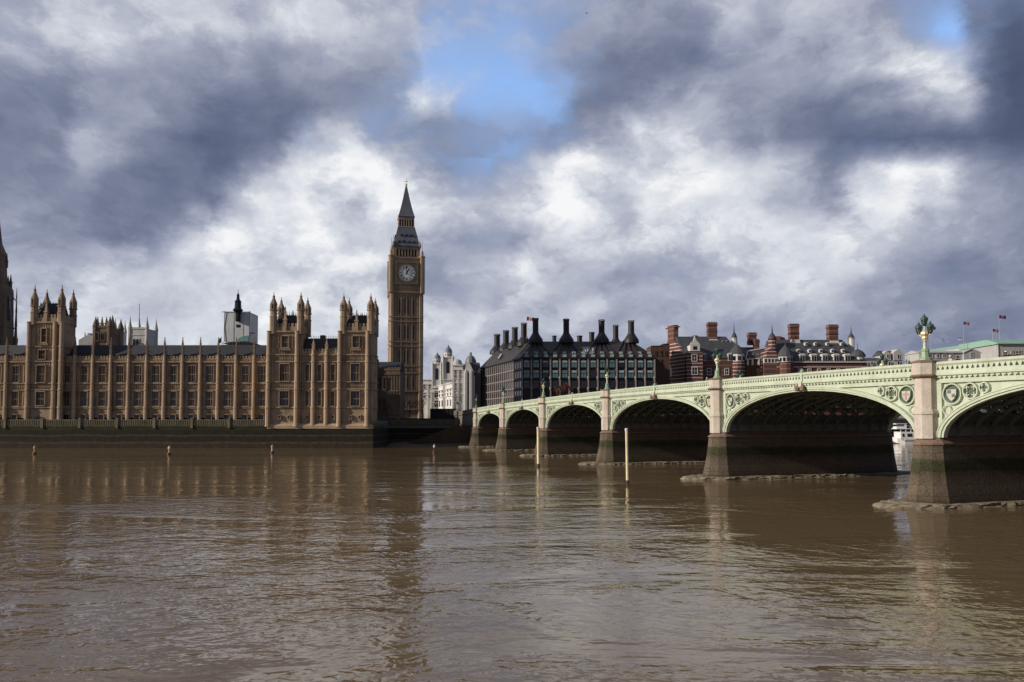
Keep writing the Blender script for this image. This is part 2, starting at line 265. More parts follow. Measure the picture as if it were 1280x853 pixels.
# ------------------------------------------------------------------ mesh helpers
class MB:
    def __init__(s): s.v = []; s.f = []; s.m = []; s.mats = []
    def mi(s, m):
        if m is None: return 0
        if m not in s.mats: s.mats.append(m)
        return s.mats.index(m)
    def add(s, vs, fs, m=None):
        o = len(s.v); s.v += [tuple(v) for v in vs]; k = s.mi(m)
        for f in fs: s.f.append(tuple(i + o for i in f)); s.m.append(k)
    def box(s, x0, x1, y0, y1, z0, z1, m=None):
        vs = [(x, y, z) for z in (z0, z1) for y in (y0, y1) for x in (x0, x1)]
        s.add(vs, [(0,2,3,1),(4,5,7,6),(0,1,5,4),(2,6,7,3),(0,4,6,2),(1,3,7,5)], m)
    def loft(s, rings, m=None, caps=True, closed=True):
        n = len(rings[0]); vs = [p for r in rings for p in r]; fs = []
        for i in range(len(rings) - 1):
            for j in range(n if closed else n - 1):
                k = (j + 1) % n; fs.append((i*n+j, i*n+k, (i+1)*n+k, (i+1)*n+j))
        if caps: fs.append(tuple(range(n))[::-1]); fs.append(tuple((len(rings)-1)*n + j for j in range(n)))
        s.add(vs, fs, m)
    def lathe(s, x, y, prof, n=8, m=None, rot=None, sx=1, sy=1):
        """prof = [(radius, height), ...]; for n=4 the radius is half the side"""
        rot = pi / n if rot is None else rot
        k = 1 / cos(pi / n) if n <= 8 else 1
        rings = []
        for r, z in prof:
            r = max(r, .004)
            rings.append([(x + sx*r*k*cos(rot + 2*pi*j/n), y + sy*r*k*sin(rot + 2*pi*j/n), z) for j in range(n)])
        s.loft(rings, m)
    def tube(s, p, q, r0, r1=None, n=6, m=None):
        r1 = r0 if r1 is None else r1
        p = Vector(p); q = Vector(q); d = (q - p)
        if d.length < 1e-6: return
        d.normalize(); a = d.orthogonal().normalized(); b = d.cross(a)
        s.loft([[tuple(c + (a*cos(2*pi*j/n) + b*sin(2*pi*j/n))*r) for j in range(n)] for c, r in ((p, r0), (q, r1))], m)
    def path(s, pts, r, n=6, m=None):
        for a, b in zip(pts[:-1], pts[1:]): s.tube(a, b, r, r, n, m)
    def prism(s, poly, y0, y1, m=None):       # outline in x,z pushed along y
        s.loft([[(x, y0, z) for x, z in poly], [(x, y1, z) for x, z in poly]], m)
    def prism_x(s, poly, x0, x1, m=None):     # outline in y,z pushed along x
        s.loft([[(x0, y, z) for y, z in poly], [(x1, y, z) for y, z in poly]], m)
    def prism_z(s, poly, z0, z1, m=None):
        s.loft([[(x, y, z0) for x, y in poly], [(x, y, z1) for x, y in poly]], m)
    def quad(s, a, b, c, d, m=None): s.add([a, b, c, d], [(0, 1, 2, 3)], m)
    def build(s, name, m=None, parent=None, local=False, smooth=False, recalc=True):
        me = bpy.data.meshes.new(name)
        vs = s.v
        if parent is not None and not local:
            root = parent
            while root.parent: root = root.parent
            M = (Matrix.Translation(root.location) @ Matrix.Rotation(root.rotation_euler.z, 4, 'Z')).inverted()
            vs = [tuple(M @ Vector(v)) for v in vs]
        me.from_pydata(vs, [], s.f)
        ms = list(s.mats)
        if not ms: ms = [m]
        for x in ms: me.materials.append(x)
        if len(ms) > 1: me.polygons.foreach_set('material_index', s.m)
        if recalc:
            b = bmesh.new(); b.from_mesh(me); bmesh.ops.recalc_face_normals(b, faces=b.faces); b.to_mesh(me); b.free()
        if smooth: me.polygons.foreach_set('use_smooth', [True] * len(me.polygons))
        me.update()
        o = bpy.data.objects.new(name, me); COL.objects.link(o)
        if parent is not None: o.parent = parent
        return o
def tag(o, label=None, cat=None, group=None, kind=None):
    if label: o['label'] = label
    if cat: o['category'] = cat
    if group: o['group'] = group
    if kind: o['kind'] = kind
    return o
def thing(name, label, cat, loc=(0, 0, 0), rz=0, group=None):
    o = bpy.data.objects.new(name, None); o.location = loc; o.rotation_euler = (0, 0, rz); o.empty_display_size = .5
    COL.objects.link(o); return tag(o, label, cat, group)
def dup(root, loc, rz, label, group=None, s=1.0):
    def cp(o, par):
        c = o.copy(); COL.objects.link(c); c.parent = par
        for ch in list(o.children): cp(ch, c)
        return c
    r = root.copy(); COL.objects.link(r); r.location = loc; r.rotation_euler = (0, 0, rz); r.scale = (s, s, s); r['label'] = label
    if group: r['group'] = group
    for ch in list(root.children): cp(ch, r)
    return r

# ------------------------------------------------------------------ river and land
mw, nt, b = new_mat('brown_river_water'); N = nt.nodes; L = nt.links.new
b.inputs['Base Color'].default_value = (.165, .116, .062, 1); b.inputs['IOR'].default_value = 1.48; b.inputs['Specular Tint'].default_value = (1, .87, .71, 1)
b.inputs['Specular IOR Level'].default_value = .5
g = N.new('ShaderNodeNewGeometry')
def wnoise(scale, sx, sy, detail, rot=0, dist=0):
    mp = N.new('ShaderNodeMapping'); mp.inputs['Scale'].default_value = (sx, sy, 1); mp.inputs['Rotation'].default_value = (0, 0, R(rot)); L(g.outputs['Position'], mp.inputs[0])
    n = N.new('ShaderNodeTexNoise'); n.inputs['Scale'].default_value = scale; n.inputs['Detail'].default_value = detail; n.inputs['Distortion'].default_value = dist; L(mp.outputs[0], n.inputs['Vector']); return n.outputs[0]
w1 = wnoise(.5, .9, 1.1, 2, 24, .6); w2 = wnoise(1.7, .85, 1.1, 2, -25, .4); w3 = wnoise(.075, .45, 1.2, 5, 9, 1.0); w4 = wnoise(.018, .55, 1.5, 5, -8, .8)
def wm(op, a, bb, c=None):
    n = N.new('ShaderNodeMath'); n.operation = op
    for i, s in enumerate((a, bb, c)):
        if s is None: continue
        if isinstance(s, (int, float)): n.inputs[i].default_value = s
        else: L(s, n.inputs[i])
    return n.outputs[0]
pm = N.new('ShaderNodeMapRange'); L(wm('MULTIPLY_ADD', w3, .5, wm('MULTIPLY', w4, .5)), pm.inputs[0])
pm.inputs[1].default_value = .44; pm.inputs[2].default_value = .60; pm.inputs[3].default_value = .13; pm.inputs[4].default_value = 1.0
spw = N.new('ShaderNodeSeparateXYZ'); L(g.outputs['Position'], spw.inputs[0])
shel = N.new('ShaderNodeMapRange'); L(spw.outputs[1], shel.inputs[0])           # the water lies calmer under the far wall
for i_, v_ in ((1, 60), (2, 190), (3, 1.0), (4, .3)): shel.inputs[i_].default_value = v_
hgt = wm('MULTIPLY', wm('MULTIPLY', wm('MULTIPLY_ADD', w2, .42, w1), pm.outputs[0]), shel.outputs[0])
bp = N.new('ShaderNodeBump'); bp.inputs['Strength'].default_value = 1.0; bp.inputs['Distance'].default_value = .19; L(hgt, bp.inputs['Height']); L(bp.outputs[0], b.inputs['Normal'])
rr = N.new('ShaderNodeMapRange'); L(pm.outputs[0], rr.inputs[0]); rr.inputs[1].default_value = .2; rr.inputs[2].default_value = 1; rr.inputs[3].default_value = .04; rr.inputs[4].default_value = .09
L(rr.outputs[0], b.inputs['Roughness'])
wq = MB(); wq.quad((-2500,-300,0),(2500,-300,0),(2500,1500,0),(-2500,1500,0))
tag(wq.build('river', mw), kind='structure')
# land behind the embankments (its top lies just above eye level)
SH = [(-46, 272), (-21, 277), (-12, 253), (19, 262), (160, 318), (420, 500), (1200, 1000)]
LZ = 10.0
ld = MB()
poly = [(-3000, 241.5), (-46.6, 241.5)] + SH + [(9000, 3000), (9000, 9000), (-9000, 9000), (-9000, 241.5)]
ld.prism_z(poly, 6.4, 7.9); tag(ld.build('ground', GROUND), kind='structure')
gd = MB(); gd.prism_z([(-3000, 250), (-47, 250)] + [(-46, 273.5), (-20, 279), (20, 263.5), (160, 319.5), (420, 501.5), (1200, 1001.5), (8990, 3002), (8990, 8990), (-8990, 8990), (-8990, 250)], 7.904, LZ)
tag(gd.build('street', ASPHALT), kind='structure')

# river wall under the terrace and the end block
tw = thing('river_wall', 'long dark tide stained river wall with pale balustrade below the gothic palace', 'wall', (-200, 240, 0))
m = MB(); m.box(-460, -46.3, 240, 241.4, -1.5, 7.2); m.build('wall_face', WALLST, tw)
m = MB(); m.box(-460, -46.25, 239.85, 240.0, 6.75, 7.05); m.box(-460, -81.5, 239.9, 240.4, 7.2, 7.5)
m.build('string_course', WALLST, tw)
BAL = mat('lichened_balustrade_stone', (.20,.175,.12), .9, .35, .4, (.09,.085,.05), .3, 4)
ztop = fz(524.6, 240)
x = -81.6
m = MB(); m.box(-460, x, 239.85, 240.5, ztop - .3, ztop); m.box(-460, x, 240.02, 240.38, 7.5, ztop - .3)
k = -320.0
while k < x: m.box(k, k + .28, 239.9, 240.02, 7.5, ztop - .3); k += .75
m.build('balustrade', BAL, tw)
px = 7.7
while px < 320:
    m = MB(); X = fx(px, 240); m.box(X - .42, X + .42, 239.6, 240.42, 6.6, ztop + .12); m.lathe(X, 240, [(.48, ztop + .12), (.48, ztop + .25), (.2, ztop + .45)], 4)
    m.build('balustrade_pier', BAL, tw); px += 46.6
# set back wall beside the bridge, with the slipway
w2_ = thing('river_wall', 'set back dark mossy river wall between the end pavilion and the bridge', 'wall', (-34, 275, 0))
m = MB(); m.loft([[(-46.3, 240.2, z), (-46.2, 272, z), (-21, 277, z), (-21, 278.5, z), (-47.6, 273.6, z), (-47.6, 240.2, z)] for z in (-1.5, 9.0)]); m.build('wall_face', WALLST, w2_)
m = MB(); m.loft([[(-46.2, 271.6, z), (-21, 276.6, z), (-21, 277.4, z), (-46.2, 272.4, z)] for z in (9.0, 9.4)]); m.build('coping', BAL, w2_)
m = MB(); m.loft([[(-46.2, 271.7, z), (-21, 276.7, z), (-21, 276.98, z), (-46.2, 271.98, z)] for z in (6.3, 6.9)]); m.build('string_course', BAL, w2_)
hd = thing('hoarding', 'black boarded screen standing behind the wall near the bridge end', 'hoarding', (fx(553, 279), 279, 9.4))
m = MB(); xa, xb = fx(538, 279), fx(571, 279); m.box(xa, xb, 279, 279.25, 9.4, fz(511, 279)); m.build('boards', HOARD, hd)
for i in range(7):
    m = MB(); X = xa + (xb - xa) * i / 6; m.box(X - .08, X + .08, 278.9, 279.0, 9.4, fz(511, 279)); m.build('post', BLACKIRON, hd)
m = MB(); m.prism([(-44, -.6), (-40, .1), (-21.5, 7.0), (-14, 7.0), (-14, -.6)], 262, 268); tag(m.build('slipway', MUD), kind='structure')
m = MB(); m.loft([[(-46, 258, -.5), (-12, 252, -.5), (-14, 268, -.5), (-46, 270, -.5)], [(-45, 263, .5), (-14, 258, .9), (-14, 268, 1.6), (-45, 270, 1.2)]]); tag(m.build('foreshore', MUD), kind='structure')
w3_ = thing('river_wall', 'far granite embankment wall seen through the arches beyond the bridge', 'wall', (160, 318, 0))
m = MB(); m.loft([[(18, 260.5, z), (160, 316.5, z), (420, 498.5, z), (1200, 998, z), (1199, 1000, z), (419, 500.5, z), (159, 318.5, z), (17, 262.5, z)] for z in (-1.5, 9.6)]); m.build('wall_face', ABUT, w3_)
m = MB(); m.loft([[(18, 260.2, z), (160, 316.2, z), (420, 498.2, z), (420.5, 499.5, z), (160.5, 317.5, z), (18.5, 261.5, z)] for z in (9.6, 10.3)]); m.build('coping', FARSTONE2, w3_)

# ------------------------------------------------------------------ bridge
TH = R(17.9255); OX, OY = -12.182, 250.582; W = 32.0
BR = thing('arch_bridge', 'long pale green iron arch bridge on stone piers crossing the river', 'bridge', (OX, OY, 0), -(pi / 2 - TH))
def bw(t, n): return (OX + t * sin(TH) + n * cos(TH), OY - t * cos(TH) + n * sin(TH))
T = [0, 32.1, 67.1, 105.2, 145.0, 183.1, 218.1, 250.2]
def ZT(t): return EYE + 6.55 - 1.13e-4 * (t - 130) ** 2     # top of the parapet
ZS = 7.12                                                    # where the arches spring
def bpart(m, name, mt, parent=BR, **k): return m.build(name, mt, parent, local=True, **k)
def nose(h, p, z, back):
    return [(-h, 0, z), (-h * .72, -p * .5, z), (-h * .3, -p * .9, z), (0, -p, z), (h * .3, -p * .9, z), (h * .72, -p * .5, z), (h, 0, z),
            (h, W, z), (h * .72, W + p * .5, z), (0, W + p, z), (-h * .72, W + p * .5, z), (-h, W, z)]
rnd = random.Random(3)
LAMPS = []
for i, t in enumerate(T):
    zt = ZT(t); m = MB()
    prof = [(-1.5, 2.5, 3.5), (0, 2.32, 3.15), (.9, 2.2, 2.9), (2.2, 2.0, 2.55), (3.6, 1.84, 2.25), (5.0, 1.72, 2.02), (6.35, 1.64, 1.86)]
    m.loft([[(t + a, b_, c) for a, b_, c in nose(h, p, z, 0)] for z, h, p in prof])
    pier = bpart(m, 'pier', PIERST)
    m = MB(); m.loft([[(t + a, b_, c) for a, b_, c in nose(h, p, z, 0)] for z, h, p in [(6.352, 1.74, 2.0), (6.52, 1.74, 2.0), (7.0, 1.35, 1.2), (7.3, 1.2, .9)]])
    bpart(m, 'pier_cap', GRANITE_B, pier)
    m = MB(); m.box(t - 1.62, t + 1.62, .5, W - .5, 7.302, 9.6); bpart(m, 'skewback', GREYBAND, pier)
    for n0, sg in ((-.3, 1), (W + .3, -1)):
        m = MB(); m.lathe(t, n0, [(1.16, 7.0), (1.16, 9.5), (1.3, 9.55), (1.3, 9.75), (1.2, 9.8), (1.2, 9.95), (1.05, 10.05), (1.05, zt - 1.7)], 8)
        pl = bpart(m, 'pillar', GRANITE, pier)
        m = MB(); m.lathe(t, n0, [(1.06, zt - 1.72), (1.42, zt - 1.5), (1.46, zt - 1.38), (1.3, zt - 1.3)], 8); bpart(m, 'pillar_moulding', GRANITE_B, pl)
        m = MB(); m.lathe(t, n0, [(1.26, zt - 1.3), (1.26, zt - .05)], 8); bpart(m, 'pillar_head', GRANITE, pl)
        m = MB(); m.lathe(t, n0, [(1.36, zt - .05), (1.38, zt + .1), (.75, zt + .26)], 8); bpart(m, 'pillar_capstone', GRANITE_B, pl)
        LAMPS.append((t, n0, zt + .24))
    # rough concrete apron round the foot
    m = MB(); rings = []
    for z, gr in ((-.6, 1.0), (-.05, 1.0), (.15, .97), (.32, .90), (.36, .75)):
        ring = []
        h, p = 3.1 * gr + .3, 7.0 * gr
        base = [(-h, a) for a in [W * q / 14 for q in range(14, -1, -1)]] + [(-h * .95, -p * .3), (-h * .75, -p * .62), (-h * .4, -p * .9), (0, -p), (h * .4, -p * .9), (h * .75, -p * .62), (h * .95, -p * .3)] + [(h, W * q / 14) for q in range(15)] + [(h * .6, W + 4), (-h * .6, W + 4)]
        # finer outline
        fine = []
        for q in range(len(base)):
            a, c = base[q], base[(q + 1) % len(base)]
            for w in (0, .33, .67): fine.append((a[0] + (c[0] - a[0]) * w, a[1] + (c[1] - a[1]) * w))
        for q, (a, c) in enumerate(fine):
            j = .22 if z > -.1 else .1
            ring.append((t + a + rnd.uniform(-j, j), c + rnd.uniform(-j, j), z + rnd.uniform(-.09, .09) * (z > 0)))
        rings.append(ring)
    m.loft(rings); bpart(m, 'apron', CONCRETE, pier)
NS = 28
for i in range(7):
    t0, t1 = T[i], T[i + 1]; tm = (t0 + t1) / 2; hl = (t1 - t0) / 2
    a = hl - 1.78; zc = ZT(tm) - 2.45; bb = zc - ZS; ao, bo = a + .68, bb + .55
    def arc(A, Bv, n, off=0): return [(tm - A * cos(pi * j / NS), n, ZS + Bv * sin(pi * j / NS) + off) for j in range(NS + 1)]
    def ring(mb, A0, B0, A1, B1, n0, n1, mt=None):
        i0, o0, i1, o1 = arc(A0, B0, n0), arc(A1, B1, n0), arc(A0, B0, n1), arc(A1, B1, n1)
        mb.loft([[i0[j], o0[j], o1[j], i1[j]] for j in range(NS + 1)], mt)
    for n0, sg in ((0, -1), (W, 1)):
        m = MB(); ring(m, a, bb, a + .26, bb + .22, n0 + sg * .05, n0 - sg * .5)
        ring(m, a + .26, bb + .22, ao, bo, n0 + sg * .2, n0 - sg * .45)
        ring(m, ao - .1, bo - .09, ao + .02, bo + .02, n0 + sg * .27, n0 + sg * .19)
        ar = bpart(m, 'arch_ring', GREEN)
        # plates between arch and cornice
        def top(t): return ZT(t) - 1.6
        def ext(t):
            u = (t - tm) / ao
            return ZS + bo * sqrt(max(0, 1 - u * u)) if abs(u) < 1 else ZS
        m = MB(); K = 44; ts = [t0 + .9 + (t1 - t0 - 1.8) * j / K for j in range(K + 1)]
        y0, y1 = n0 + sg * 0, n0 - sg * .3
        m.loft([[(t, y0, top(t) - .62), (t, y0, top(t)), (t, y1, top(t)), (t, y1, top(t) - .62)] for t in ts])
        for s_ in (-1, 1):
            e = tm + s_ * (hl - .9); q = tm + s_ * (hl - 1.62)
            m.box(min(e, q), max(e, q), min(y0, y1), max(y0, y1), ZS, top(q) - .63)
        bpart(m, 'fascia', GREEN)
        m = MB(); yb = n0 - sg * .34
        for j in range(K):
            ta, tb = ts[j], ts[j + 1]
            za, zb = max(ZS, ext(ta) - .1), max(ZS, ext(tb) - .1)
            if top(ta) - za > .3 or top(tb) - zb > .3: m.quad((ta, yb, za), (tb, yb, zb), (tb, yb, top(tb) - .3), (ta, yb, top(ta) - .3))
        sp = bpart(m, 'spandrel_plate', GREEN)
        if n0 == 0:
            for s_ in (-1, 1):
                m = MB()
                off = hl - 1.62; first = True; ncirc = 0
                # the frame that edges the triangle
                lo = None
                while True:
                    # a circle that touches the upright, the fascia and the arch
                    best = None
                    for r in [.05 * k for k in range(22, 3, -1)]:
                        c = tm + s_ * (off - r - .08); zc_ = top(c) - .62 - r - .06
                        if min(sqrt((c - x) ** 2 + (zc_ - ext(x)) ** 2) for x in [c + d * .15 for d in range(-14, 15)]) > r + .08 and zc_ > ext(c): best = (r, c, zc_); break
                    if not best: break
                    r, c, zc_ = best; nn = 20; y = n0 - .02
                    m.loft([[(c + (r - d) * cos(2*pi*q/nn), yy, zc_ + (r - d) * sin(2*pi*q/nn)) for d, yy in ((0, y), (.13, y), (.13, y + .3), (0, y + .3))] for q in range(nn + 1)], GREEN, caps=False)
                    m.loft([[(c + (r - .12) * cos(2*pi*q/nn), yy, zc_ + (r - .12) * sin(2*pi*q/nn)) for q in range(nn)] for yy in (y + .28, y + .34)], RECESS)  # dark disc standing in for the shade of the opening
                    if first:
                        if True:
                            sh = MB(); w_ = r * .52; SHP = MATS.get('shield_paint') or mat('shield_paint', (.50,.52,.45), .6, .2, 2)
                            sh.prism([(c - w_, zc_ + w_ * .8), (c + w_, zc_ + w_ * .8), (c + w_ * .95, zc_ - w_ * .1), (c + w_ * .55, zc_ - w_ * .85), (c, zc_ - w_ * 1.25), (c - w_ * .55, zc_ - w_ * .85), (c - w_ * .95, zc_ - w_ * .1)], y - .03, y + .2, SHP)
                            RED = MATS.get('shield_red') or mat('shield_red', (.42,.27,.22), .6, .1, 2)
                            if s_ > 0:
                                sh.box(c - w_ * .2, c + w_ * .2, y - .05, y - .031, zc_ - w_ * .9, zc_ + w_ * .75, RED); sh.box(c - w_ * .8, c + w_ * .8, y - .052, y - .032, zc_ - .02, zc_ + w_ * .3, RED)
                            else:
                                sh.box(c - w_ * .8, c - .02, y - .05, y - .031, zc_ + .05, zc_ + w_ * .7, GREYBAND); sh.box(c + .05, c + w_ * .75, y - .05, y - .031, zc_ - w_ * .6, zc_, GREYBAND)
                            bpart(sh, 'shield', None, sp)
                    else:
                        for q in range(4):
                            A = pi / 2 * q; cx, cz = c + cos(A) * r * .42, zc_ + sin(A) * r * .42; r2 = r * .5
                            arcs = [A - 2.2 + 4.4 * w / 8 for w in range(9)]
                            m.path([(cx + r2 * cos(v), y + .1, cz + r2 * sin(v)) for v in arcs], .06, 4, GREEN)
                    if first:
                        # small ring under the shield
                        r3 = r * .42; c3 = tm + s_ * (hl - 1.62 - r3 - .06); z3 = zc_ - r - r3 - .05
                        if z3 - r3 > ZS + 1: m.path([(c3 + r3 * cos(2*pi*q/12), y + .1, z3 + r3 * sin(2*pi*q/12)) for q in range(13)], .07, 4, GREEN)
                    off -= 2 * r + .1; first = False; ncirc += 1
                    if off < 1.5 or r < .3 or ncirc > 2: break
                if m.v: bpart(m, 'tracery', None, sp)
        # cornice with its dentils
        m = MB()
        m.loft([[(t, n0 + sg * p, ZT(t) + z) for p, z in ((-.3, -1.6), (.12, -1.6), (.22, -1.52), (.42, -1.44), (.42, -1.3), (.3, -1.24), (-.3, -1.24))] for t in ts])
        k = ts[0]
        while k < ts[-1] - .3:
            ya, yb_ = sorted((n0 + sg * .3, n0 + sg * .1)); m.box(k, k + .4, ya, yb_, ZT(k) - 1.67, ZT(k) - 1.54); k += .58
        co = bpart(m, 'cornice', GREEN)
        # pierced parapet
        m = MB()
        m.loft([[(t, n0 + sg * p, ZT(t) + z) for p, z in ((-.15, -1.24), (.24, -1.24), (.24, -.86), (-.15, -.86))] for t in ts])
        m.loft([[(t, n0 + sg * p, ZT(t) + z) for p, z in ((-.15, -.44), (.2, -.44), (.36, -.26), (.36, -.1), (.26, 0), (-.15, 0))] for t in ts])
        L_ = ts[-1] - ts[0]; cnt = int(L_ / .56); st = L_ / cnt
        for j in range(cnt):
            c = ts[0] + (j + .5) * st; z0 = ZT(c) - .862; z1 = ZT(c) - .438
            # uprights that widen upward: the holes between are pointed
            for ya, yb_ in ((n0 + sg * .22, n0 - sg * .1),):
                m.loft([[(c - w, y, z), (c + w, y, z)][::1] + [(c + w, yy, z), (c - w, yy, z)] for w, z, y, yy in ((.11, z0, ya, yb_), (.15, z0 + .18, ya, yb_), (.23, z0 + .3, ya, yb_), (.275, z1, ya, yb_))])
        bpart(m, 'parapet', GREEN)
        if n0 == 0:
            m = MB(); z = ZT(tm)
            m.box(tm - .28, tm + .28, -.62, -.2, z - 1.95, z - 1.2, GREEN); m.box(tm - .2, tm + .2, -.42, .1, z - 1.2, z + .05, GREEN)
            m.lathe(tm, -.2, [(.26, z), (.3, z + .12), (.08, z + .5)], 6, GREEN2)
            m.box(tm - .85, tm + .85, -.8, -.3, z - 2.0, z - 1.88, GRANITE_B)
            for d in (-.5, .5): m.lathe(tm + d, -.62, [(.2, z - 2.45), (.32, z - 2.35), (.32, z - 1.95), (.18, z - 1.7)], 8, GRANITE_B)
            bpart(m, 'navigation_light', None)
    # ribs, beams, deck
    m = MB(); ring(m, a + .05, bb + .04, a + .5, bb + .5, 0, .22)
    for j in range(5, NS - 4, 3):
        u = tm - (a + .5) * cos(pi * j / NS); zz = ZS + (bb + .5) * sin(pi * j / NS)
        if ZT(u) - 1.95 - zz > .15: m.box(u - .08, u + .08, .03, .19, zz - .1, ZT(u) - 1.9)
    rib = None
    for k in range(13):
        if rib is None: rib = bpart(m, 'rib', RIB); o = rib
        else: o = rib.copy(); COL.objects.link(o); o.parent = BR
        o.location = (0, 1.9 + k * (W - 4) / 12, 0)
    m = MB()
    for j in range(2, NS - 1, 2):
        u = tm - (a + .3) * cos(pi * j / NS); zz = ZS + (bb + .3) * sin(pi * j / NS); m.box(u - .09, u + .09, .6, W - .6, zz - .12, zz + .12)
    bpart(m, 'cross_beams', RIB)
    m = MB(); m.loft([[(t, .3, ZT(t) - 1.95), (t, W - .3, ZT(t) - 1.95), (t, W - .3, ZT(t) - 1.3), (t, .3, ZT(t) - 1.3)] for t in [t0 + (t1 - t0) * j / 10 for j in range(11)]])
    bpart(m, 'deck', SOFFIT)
    m = MB()
    for ya, yb_ in ((.32, 4.2), (W - 4.2, W - .32)): m.loft([[(t, ya, ZT(t) - 1.29), (t, yb_, ZT(t) - 1.29), (t, yb_, ZT(t) - 1.15), (t, ya, ZT(t) - 1.15)] for t in [t0 + (t1 - t0) * j / 10 for j in range(11)]])
    bpart(m, 'pavement', GREYBAND)
# stone abutment at the far bank
m = MB(); za, zb = ZT(0), ZT(-28)
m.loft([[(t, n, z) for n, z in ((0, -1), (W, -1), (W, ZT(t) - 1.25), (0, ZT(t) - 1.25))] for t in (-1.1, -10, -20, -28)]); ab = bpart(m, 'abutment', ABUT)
m = MB(); m.loft([[(t, n, ZT(t) + z) for n, z in ((-.35, -1.5), (.4, -1.5), (.4, -1.2), (-.35, -1.2))] for t in (-1.1, -10, -20, -28)])
m.loft([[(t, n, ZT(t) + z) for n, z in ((-.1, -1.2), (.3, -1.2), (.3, -.3), (-.1, -.3))] for t in (-1.1, -10, -20, -28)])
m.loft([[(t, n, ZT(t) + z) for n, z in ((-.3, -.3), (.4, -.3), (.4, 0), (-.3, 0))] for t in (-1.1, -10, -20, -28)])
m.loft([[(t, n, z) for n, z in ((-.4, 7.2), (.1, 7.2), (.1, 7.7), (-.4, 7.7))] for t in (-1.1, -28)])
bpart(m, 'abutment_parapet', ABUT, ab)
m = MB(); m.lathe(-28, -.2, [(1.5, 5.5), (1.4, 7.5), (1.15, 7.8), (1.15, zb - 1.4), (1.4, zb - 1.3), (1.3, zb - .1), (1.45, zb), (.9, zb + .5)], 8); bpart(m, 'end_pillar', ABUT, ab)
LAMPS.append((-28, -.2, zb + .4))

# bridge lamps
LANT = glass('dark_green_lantern_glass', (.02, .045, .038), .25)
DKG = mat('dark_green_paint', (.055,.095,.07), .5, .1, 2)
def lantern(root, x, z):
    m = MB(); m.lathe(x, 0, [(.10, z - .12), (.2, z), (.31, z + .55), (.31, z + .62)], 8, LANT)
    m.lathe(x, 0, [(.36, z + .62), (.34, z + .7), (.2, z + .9), (.06, z + 1.0), (.09, z + 1.06), (.03, z + 1.2)], 8, DKG)
    for j in range(8):
        A = pi / 8 + 2 * pi * j / 8; m.tube((x + .215*cos(A), .215*sin(A), z), (x + .335*cos(A), .335*sin(A), z + .62), .018, n=4, m=LANT)
    m.build('lantern', None, root, local=True)
def make_lamp():
    r = thing('bridge_lamp', '', 'street lamp')
    m = MB(); m.lathe(0, 0, [(.62, 0), (.6, .18), (.42, .3), (.36, .9), (.40, 1.0), (.28, 1.25)], 8); m.build('pedestal', GREEN2, r, local=True)
    m = MB(); m.lathe(0, 0, [(.2, 1.25), (.16, 1.5), (.15, 2.0), (.24, 2.08), (.16, 2.2)], 8); m.lathe(0, 0, [(.1, 3.0), (.07, 3.7)], 8); m.build('column', GREEN, r, local=True)
    m = MB(); m.lathe(0, 0, [(.14, 2.1), (.3, 2.35), (.24, 2.55), (.42, 2.8), (.36, 3.0), (.16, 3.2)], 8)
    for s_ in (-1, 1): m.path([(0, 0, 2.7), (.3*s_, 0, 2.6), (.52*s_, 0, 2.72), (.56*s_, 0, 2.95)], .06, 5)
    m.build('gilded_bracket', GOLD, r, local=True)
    lantern(r, -.57, 2.95); lantern(r, .57, 2.95); lantern(r, 0, 3.78)
    return r
LL = {(0,-1):'near parapet lamp on the pillar where the iron arches meet the stone abutment',(1,-1):'bridge lamp on the pillar between the two smallest arches',(2,-1):'bridge lamp standing on the pillar right behind the left pale post',
 (3,-1):'bridge lamp on the pillar just left of the right pale post',(4,-1):'near parapet lamp with bright bracket standing before the striped brick mansion',(5,-1):'largest nearest three lantern lamp on the pink pillar against the open sky'}
NL = {0:'far parapet lamp before the side wall of the dark offices',1:'far parapet lamp showing its tip low before the dark bays of the office block',2:'far parapet lamp whose tip shows before the brown brick block',3:'far parapet lamp whose lanterns show before the low roof between the brick mansions',4:'far parapet lamp with gilded bracket before the pale gabled house'}
lamp0 = None
for t, n, z in LAMPS:
    i = T.index(t) if t in T else -1
    if i > 5: continue
    if t == -28: lab = 'small grey lamp on the stone end pillar of the abutment'
    elif n < 1: lab = LL[(i, -1)]
    else:
        lab = NL.get(i)
        if lab is None: continue
    x, y = bw(t, n)
    rz = -(pi / 2 - TH) + .35
    if lamp0 is None: lamp0 = make_lamp(); lamp0.location = (x, y, z); lamp0.rotation_euler = (0, 0, rz); lamp0['label'] = lab; lamp0['group'] = 'lamps along the bridge'
    else: dup(lamp0, (x, y, z), rz, lab, 'lamps along the bridge', .75 if t == -28 else 1.0)

